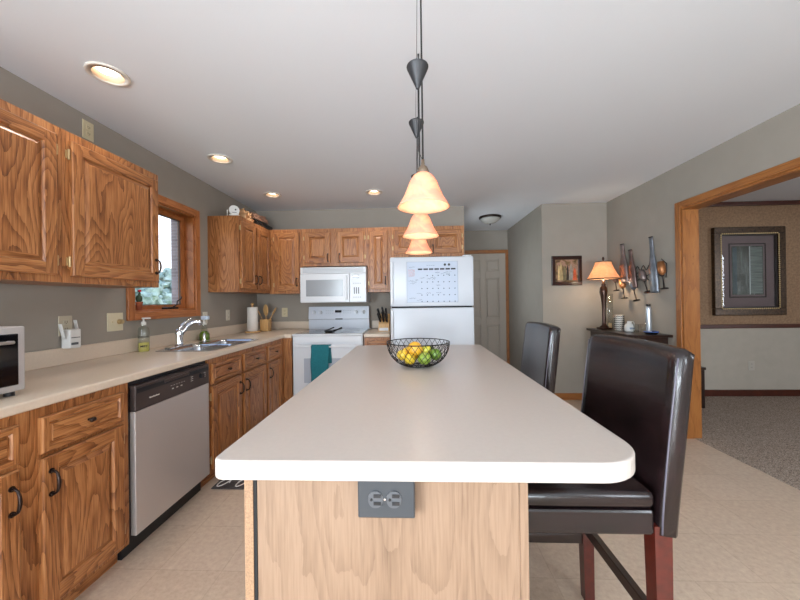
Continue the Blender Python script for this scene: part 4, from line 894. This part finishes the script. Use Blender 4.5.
# lamp
t = thing('table_lamp', 'lit table lamp with tan bell shade on the console table', 'lamp', (2.145, 3.86, tz)); lb = plain('lamp_bronze', '#3C2418', .3, metal=.5)
MB().box(-.055, .055, -.055, .055, 0, .018, lb, .004).build('base', t)
MB().lathe([(.05, .018), (.045, .03), (.025, .045), (.02, .07), (.018, .18), (.022, .28), (.03, .36), (.042, .42), (.036, .47), (.02, .49), (.026, .50), (.012, .52), (.010, .56), (.001, .56)], lb, n=24).build('stem', t)
ls = shade_mat('fabric_lamp_shade', '#D8B896', '#F0C49A', '#FFB070', .26, '#E2B084')
secs = []
for u, r in ((0, .168), (.02, .164), (.3, .132), (.6, .104), (.85, .086), (1, .080)):
    secs.append((r, .565 + .195 * u))
MB().shell(secs, .003, ls, n=28).build('lamp_shade', t)
m = MB(); m.tube([(.167 * math.cos(a), .167 * math.sin(a), .567) for a in [2 * PI * k_ / 32 for k_ in range(32)]], .006, lb, 6, True); m.tube([(.081 * math.cos(a), .081 * math.sin(a), .76) for a in [2 * PI * k_ / 32 for k_ in range(32)]], .004, lb, 6, True); m.build('shade_trim', t)
MB().lathe([(.004, .76), (.006, .775), (.014, .79), (.010, .81), (.001, .82)], lb, n=16).build('finial', t); MB().cyl((0, 0, .56), (0, 0, .77), .003, lb, n=8).build('harp', t)
MB().ell((0, 0, .65), .028, .028, .038, plain('lamp_bulb', '#FFE9C8', .5, emit='#FFD59A', es=10)).build('bulb', t)
l = bpy.data.lights.new('lamp_glow', 'POINT'); l.energy = 7; l.color = (1, .78, .54); l.shadow_soft_size = .04; lo = bpy.data.objects.new('lamp_glow', l); C.objects.link(lo); lo.parent = t; lo.location = (0, 0, .60)
# hurricane glass, zigzag vase, jar, dish, tall tin
t = thing('candle_holder', 'tall clear glass cylinder with small candle right of the lamp', 'candle holder', (2.25, 3.93, tz))
MB().shell([(.032, .002), (.032, .40)], .002, pane_mat('clear_cylinder', (.96, .97, .96, 1))).build('glass_cylinder', t); MB().lathe([(.03, 0), (.03, .006), (.001, .007)], lb).build('base', t); MB().lathe([(.018, .007), (.018, .06), (.001, .06)], plain('candle_wax', '#E6C79A', .5)).build('candle', t)
t = thing('patterned_vase', 'small round white vase with dark zigzag rows on the console', 'vase', (2.215, 3.70, tz)); zz_ = MB(); vw = plain('vase_white', '#C9C2B8', .4); vd = plain('vase_dark', '#1E1C1C', .4)
zz_.lathe([(.04, 0), (.043, .005), (.043, .16), (.040, .165), (.036, .16), (.036, .02), (.001, .02)], vw); zz_.build('body', t)
m = MB()
for r in range(7): m.tube([(.0435 * math.cos(2 * PI * k_ / 24), .0435 * math.sin(2 * PI * k_ / 24), .014 + r * .022 + (.012 if k_ % 2 else 0)) for k_ in range(24)], .0042, vd, 5, True)
m.build('zigzag_pattern', t)
t = thing('ceramic_jar', 'small white ceramic jar with handle beside the zigzag vase', 'jar', (2.235, 3.56, tz))
MB().lathe([(.042, 0), (.046, .01), (.044, .06), (.03, .08), (.02, .085), (.02, .105), (.015, .105), (.015, .085), (.001, .08)], wh).build('body', t); MB().tube([(.02, 0, .10), (.04, 0, .10), (.05, 0, .075), (.042, 0, .05)], .005, wh).build('handle', t); MB().box(-.025, .025, -.0475, -.043, .025, .045, plain('blue_grey_band', '#8F98A8', .5), .001).build('emblem', t)
t = thing('blue_dish', 'dark blue rimmed tray holding a tall silver bottle on the console', 'dish', (2.25, 3.265, tz)); nav = plain('navy_glaze', '#10131C', .25)
MB().lathe([(.045, 0), (.058, .018), (.062, .024), (.057, .026), (.045, .012), (.001, .01)], nav, n=28).build('plate', t); MB().tube([(.061 * math.cos(2 * PI * k_ / 32), .061 * math.sin(2 * PI * k_ / 32), .025) for k_ in range(32)], .003, plain('bright_blue_rim', '#3F6CC0', .25), 6, True).build('rim', t)
t = thing('tall_silver_bottle', 'tall narrow silver bottle standing in the navy dish', 'bottle', (2.235, 3.275, tz + .0115), 0)
MB().lathe([(.022, 0), (.024, .006), (.023, .23), (.019, .252), (.001, .253)], plain('brushed_silver', '#C9D2DC', .25, metal=.7), n=24).build('body', t); MB().lathe([(.019, .253), (.019, .272), (.014, .277), (.001, .277)], blackp).build('cap', t)
for px, py, lb_ in ((2.30, 3.45, 'small clear tumbler on the console between jar and navy dish, nearer the wall'), (2.225, 3.44, 'small clear tumbler on the console between jar and navy dish, nearer the front')):
    m = MB(); m.shell([(.022, .003), (.027, .085)], .0015, bpy.data.materials['clear_cylinder']); m.lathe([(.021, 0), (.021, .004)], bpy.data.materials['clear_cylinder'], n=20); tag(m.build('glass_tumbler', loc=(px, py, tz)), lb_, 'glass', 'clear tumblers on the console')

# ================================================================== METAL WALL ART (bottles and wine glasses)
art = thing('metal_wall_art', 'metal wall sculpture of wine bottles and glasses on the right wall', 'wall art', (XR, 0, 0))
mb_ = [plain('art_metal_%d' % i, c_, .4, metal=.6, noise=.3, nscale=14) for i, c_ in enumerate(('#7A6A66', '#6A5550', '#70747C'))]
cop = plain('art_copper', '#A06A42', .4, metal=.6, noise=.3, nscale=20); drk = plain('art_dark', '#2A201E', .5, metal=.5)
def bottle(y, z0, z1, wd, mt, lean):
    # flat formed half bottle standing off the wall; y is its centre, base z0, mouth z1
    h_ = z1 - z0; secs = []
    for u, r in ((0, .9), (.03, 1), (.42, 1), (.52, .85), (.62, .6), (.72, .46), (.95, .44), (1, .5)):
        rr = wd * r; yy = y + lean * u; secs.append([(-.05 - rr * .55 * math.cos(a) , yy + rr * math.sin(a), z0 + h_ * u) for a in [-PI / 2 + PI * k_ / 8 for k_ in range(9)]])
    m = MB(); m.loft(secs, mt, True, False)
    o = m.build('bottle', art); s_ = o.modifiers.new('t', 'SOLIDIFY'); s_.thickness = .003
    m = MB(); rr = wd * .4; m.tube([(-.05 - rr * .6 * math.cos(a), y + lean + rr * math.sin(a), z1) for a in [-PI / 2 + PI * k_ / 8 for k_ in range(9)]], .006, drk, 6); m.tube([(-.05, y + lean * .3, z0 + h_ * .3), (0, y + lean * .3, z0 + h_ * .3)], .004, drk, 6); m.build('bottle_neck', o)
bottle(3.79, 1.42, 1.855, .068, mb_[0], .05); bottle(3.65, 1.36, 1.77, .062, mb_[1], .05); bottle(3.335, 1.30, 1.85, .056, mb_[2], .05)
def wineglass(y, zf, h_, lean, mt):
    c_ = Vector((-.06, y, zf)); d_ = Vector((0, lean, 1)).normalized(); q_ = d_.to_track_quat('Z', 'Y').to_matrix().to_4x4(); M = Matrix.Translation(c_) @ q_
    m = MB(); m.lathe([(.034, 0), (.032, .006), (.006, .012), (.005, h_ * .45), (.012, h_ * .5), (.001, h_ * .5)], drk, n=16, M=M); g_ = m.build('wine_glass', art)
    MB().shell([(.010, h_ * .5), (.030, h_ * .6), (.034, h_ * .75), (.028, h_)], .002, mt, n=16, M=M).build('glass_bowl', g_)
wineglass(3.80, 1.25, .22, .2, cop); wineglass(3.60, 1.225, .24, .35, mb_[2]); wineglass(3.43, 1.31, .24, .4, mb_[0]); wineglass(3.21, 1.335, .26, .15, cop); wineglass(3.94, 1.34, .2, .2, mb_[1])
m = MB()
for z, y0, y1 in ((1.50, 3.3, 3.9), (1.45, 3.25, 3.85), (1.56, 3.4, 3.65)): m.tube([(-.045, y0 + (y1 - y0) * k_ / 16, z + .025 * math.sin(k_ * 1.1)) for k_ in range(17)], .004, drk, 6)
m.tube([(-.045, 3.26, 1.62), (-.05, 3.19, 1.57), (-.05, 3.19, 1.5), (-.05, 3.2, 1.44)], .004, drk, 6); m.tube([(-.045, 3.8, 1.66), (-.05, 3.73, 1.58), (-.05, 3.75, 1.48)], .004, drk, 6)
m.tube([(-.045, 3.6, 1.45), (0, 3.6, 1.45)], .004, drk, 6); m.build('wire_vine', art)

# ================================================================== PICTURES
def painting(name, cols, sc_, dist=1.5, stretch=(1, 1, 1)):
    m, nt, b = newmat(name); N = nt.nodes.new; L = nt.links.new; tc = N('ShaderNodeTexCoord'); mp = N('ShaderNodeMapping'); mp.inputs['Scale'].default_value = stretch
    n = N('ShaderNodeTexNoise'); n.inputs['Scale'].default_value = sc_; n.inputs['Detail'].default_value = 5; n.inputs['Distortion'].default_value = dist
    r = N('ShaderNodeValToRGB'); e = r.color_ramp.elements; e[0].position = .25; e[0].color = lin(cols[0]); e[1].position = .75; e[1].color = lin(cols[-1])
    for i, c_ in enumerate(cols[1:-1]): q = e.new(.25 + .5 * (i + 1) / (len(cols) - 1)); q.color = lin(c_)
    L(tc.outputs['Object'], mp.inputs[0]); L(mp.outputs[0], n.inputs['Vector']); L(n.outputs['Fac'], r.inputs[0]); L(r.outputs[0], b.inputs['Base Color']); setp(b, Roughness=.35); return m
def frame_geo(m, x0, x1, z0, z1, w_, d_, mt):
    for a, b, c_, e_ in ((x0, x1, z0, z0 + w_), (x0, x1, z1 - w_, z1), (x0, x0 + w_, z0 + w_, z1 - w_), (x1 - w_, x1, z0 + w_, z1 - w_)): m.box(a, b, -d_, -.001, c_, e_, mt, min(.006, w_ * .2))
px0, px1, pz0, pz1 = 1.712, 2.078, 1.42, 1.785
t = thing('framed_picture', 'small square picture in a dark wood frame on the wall left of the lamp', 'picture', (0, YP, 0)); m = MB(); frame_geo(m, px0, px1, pz0, pz1, .045, .025, plain('dark_red_frame', '#2B120C', .3, coat=.3)); m.build('frame', t)
m = MB(); m.box(px0 + .04, px1 - .04, -.012, -.002, pz0 + .04, pz1 - .04, painting('picture_ground', ['#3A2018', '#6E5A38', '#9C7A6A', '#7A6C48'], 14, 1.2)); pt = m.build('artwork', t)
m = MB()
for i, (u, cw_, hh, col) in enumerate(((.08, .03, .23, '#A89468'), (.13, .025, .18, '#6E6648'), (.165, .018, .2, '#1E1412'), (.205, .028, .21, '#8A8478'), (.25, .026, .16, '#B8532E'), (.055, .012, .2, '#C9AE7A'))):
    mt = plain('figure_paint_%d' % i, col, .5, noise=.3, nscale=40)
    m.prism([(px0 + .03 + u - cw_, pz0 + .065), (px0 + .03 + u + cw_, pz0 + .065), (px0 + .03 + u + cw_ * .5, pz0 + .06 + hh * .8), (px0 + .03 + u, pz0 + .06 + hh), (px0 + .03 + u - cw_ * .5, pz0 + .06 + hh * .75)], .0122 + i * .0001, .0132 + i * .0001, mt, M=Matrix.Rotation(PI / 2, 4, 'X'))
m.build('painted_shapes', pt)
t = thing('framed_print', 'large matted print in an ornate bronze frame on the dining room wall', 'picture', (0, YD, 0)); fx0, fx1, fz0, fz1 = 3.75, 4.605, 1.02, 2.12
of = plain('ornate_bronze_frame', '#423020', .35, metal=.4, noise=.7, nscale=40, bump=1, bscale=60); m = MB(); frame_geo(m, fx0, fx1, fz0, fz1, .085, .05, of); frame_geo(m, fx0 + .085, fx1 - .085, fz0 + .085, fz1 - .085, .022, .035, plain('inner_dark_frame', '#20140E', .4)); fo = m.build('frame', t)
m = MB(); bd = plain('gold_beading', '#D8BC88', .3, metal=.4)
for x in (fx0 + .083, fx1 - .083):
    for i in range(38): m.ell((x, -.05, fz0 + .1 + i * (fz1 - fz0 - .2) / 37), .008, .006, .01, bd, 8)
for z in (fz0 + .083, fz1 - .083):
    for i in range(28): m.ell((fx0 + .1 + i * (fx1 - fx0 - .2) / 27, -.05, z), .01, .006, .008, bd, 8)
m.build('beading', fo)
MB().box(fx0 + .1, fx1 - .1, -.012, -.002, fz0 + .1, fz1 - .1, plain('mauve_mat', '#6E6060', .7)).build('mat_board', t)
m = MB(); frame_geo(m, fx0 + .205, fx1 - .205, fz0 + .22, fz1 - .2, .012, .016, plain('mat_line', '#1C1412', .6)); m.build('inner_border', t)
m = MB(); m.box(fx0 + .24, fx1 - .24, -.0145, -.012, fz0 + .255, fz1 - .235, painting('print_foliage', ['#0E130E', '#232D22', '#414B42', '#6A756F'], 7, 1.0, (3.0, 1, .5))); m.build('print', t)
m = MB(); m.box(fx0 + .46, fx1 - .25, -.0152, -.0146, fz0 + .27, fz1 - .25, painting('print_siding', ['#3C443F', '#5E6A64', '#78827C'], 6, .2, (.6, 1, 9))); m.box(fx0 + .45, fx0 + .46, -.0155, -.0146, fz0 + .26, fz1 - .24, plain('print_white_post', '#B9C0BE')); m.box(fx0 + .25, fx0 + .30, -.0152, -.0146, fz0 + .27, fz1 - .25, plain('print_teal', '#2C4246')); m.build('painted_shapes', t)
pg = MB(); pg.box(fx0 + .107, fx1 - .107, -.020, -.018, fz0 + .107, fz1 - .107, glass); pg.build('picture_glass', t)
# small dark stool by the doorway in the dining room
t = thing('side_table', 'dark wooden side table in the dining room just behind the doorway casing', 'table', (3.06, 4.07, .0045)); 
MB().box(-.2, .2, -.2, .2, .43, .46, bwood, .004).build('table_top', t)
for a in (-.17, .17):
    for b in (-.17, .17): MB().box(a - .02, a + .02, b - .02, b + .02, 0, .43, bwood, .002).build('leg', t)
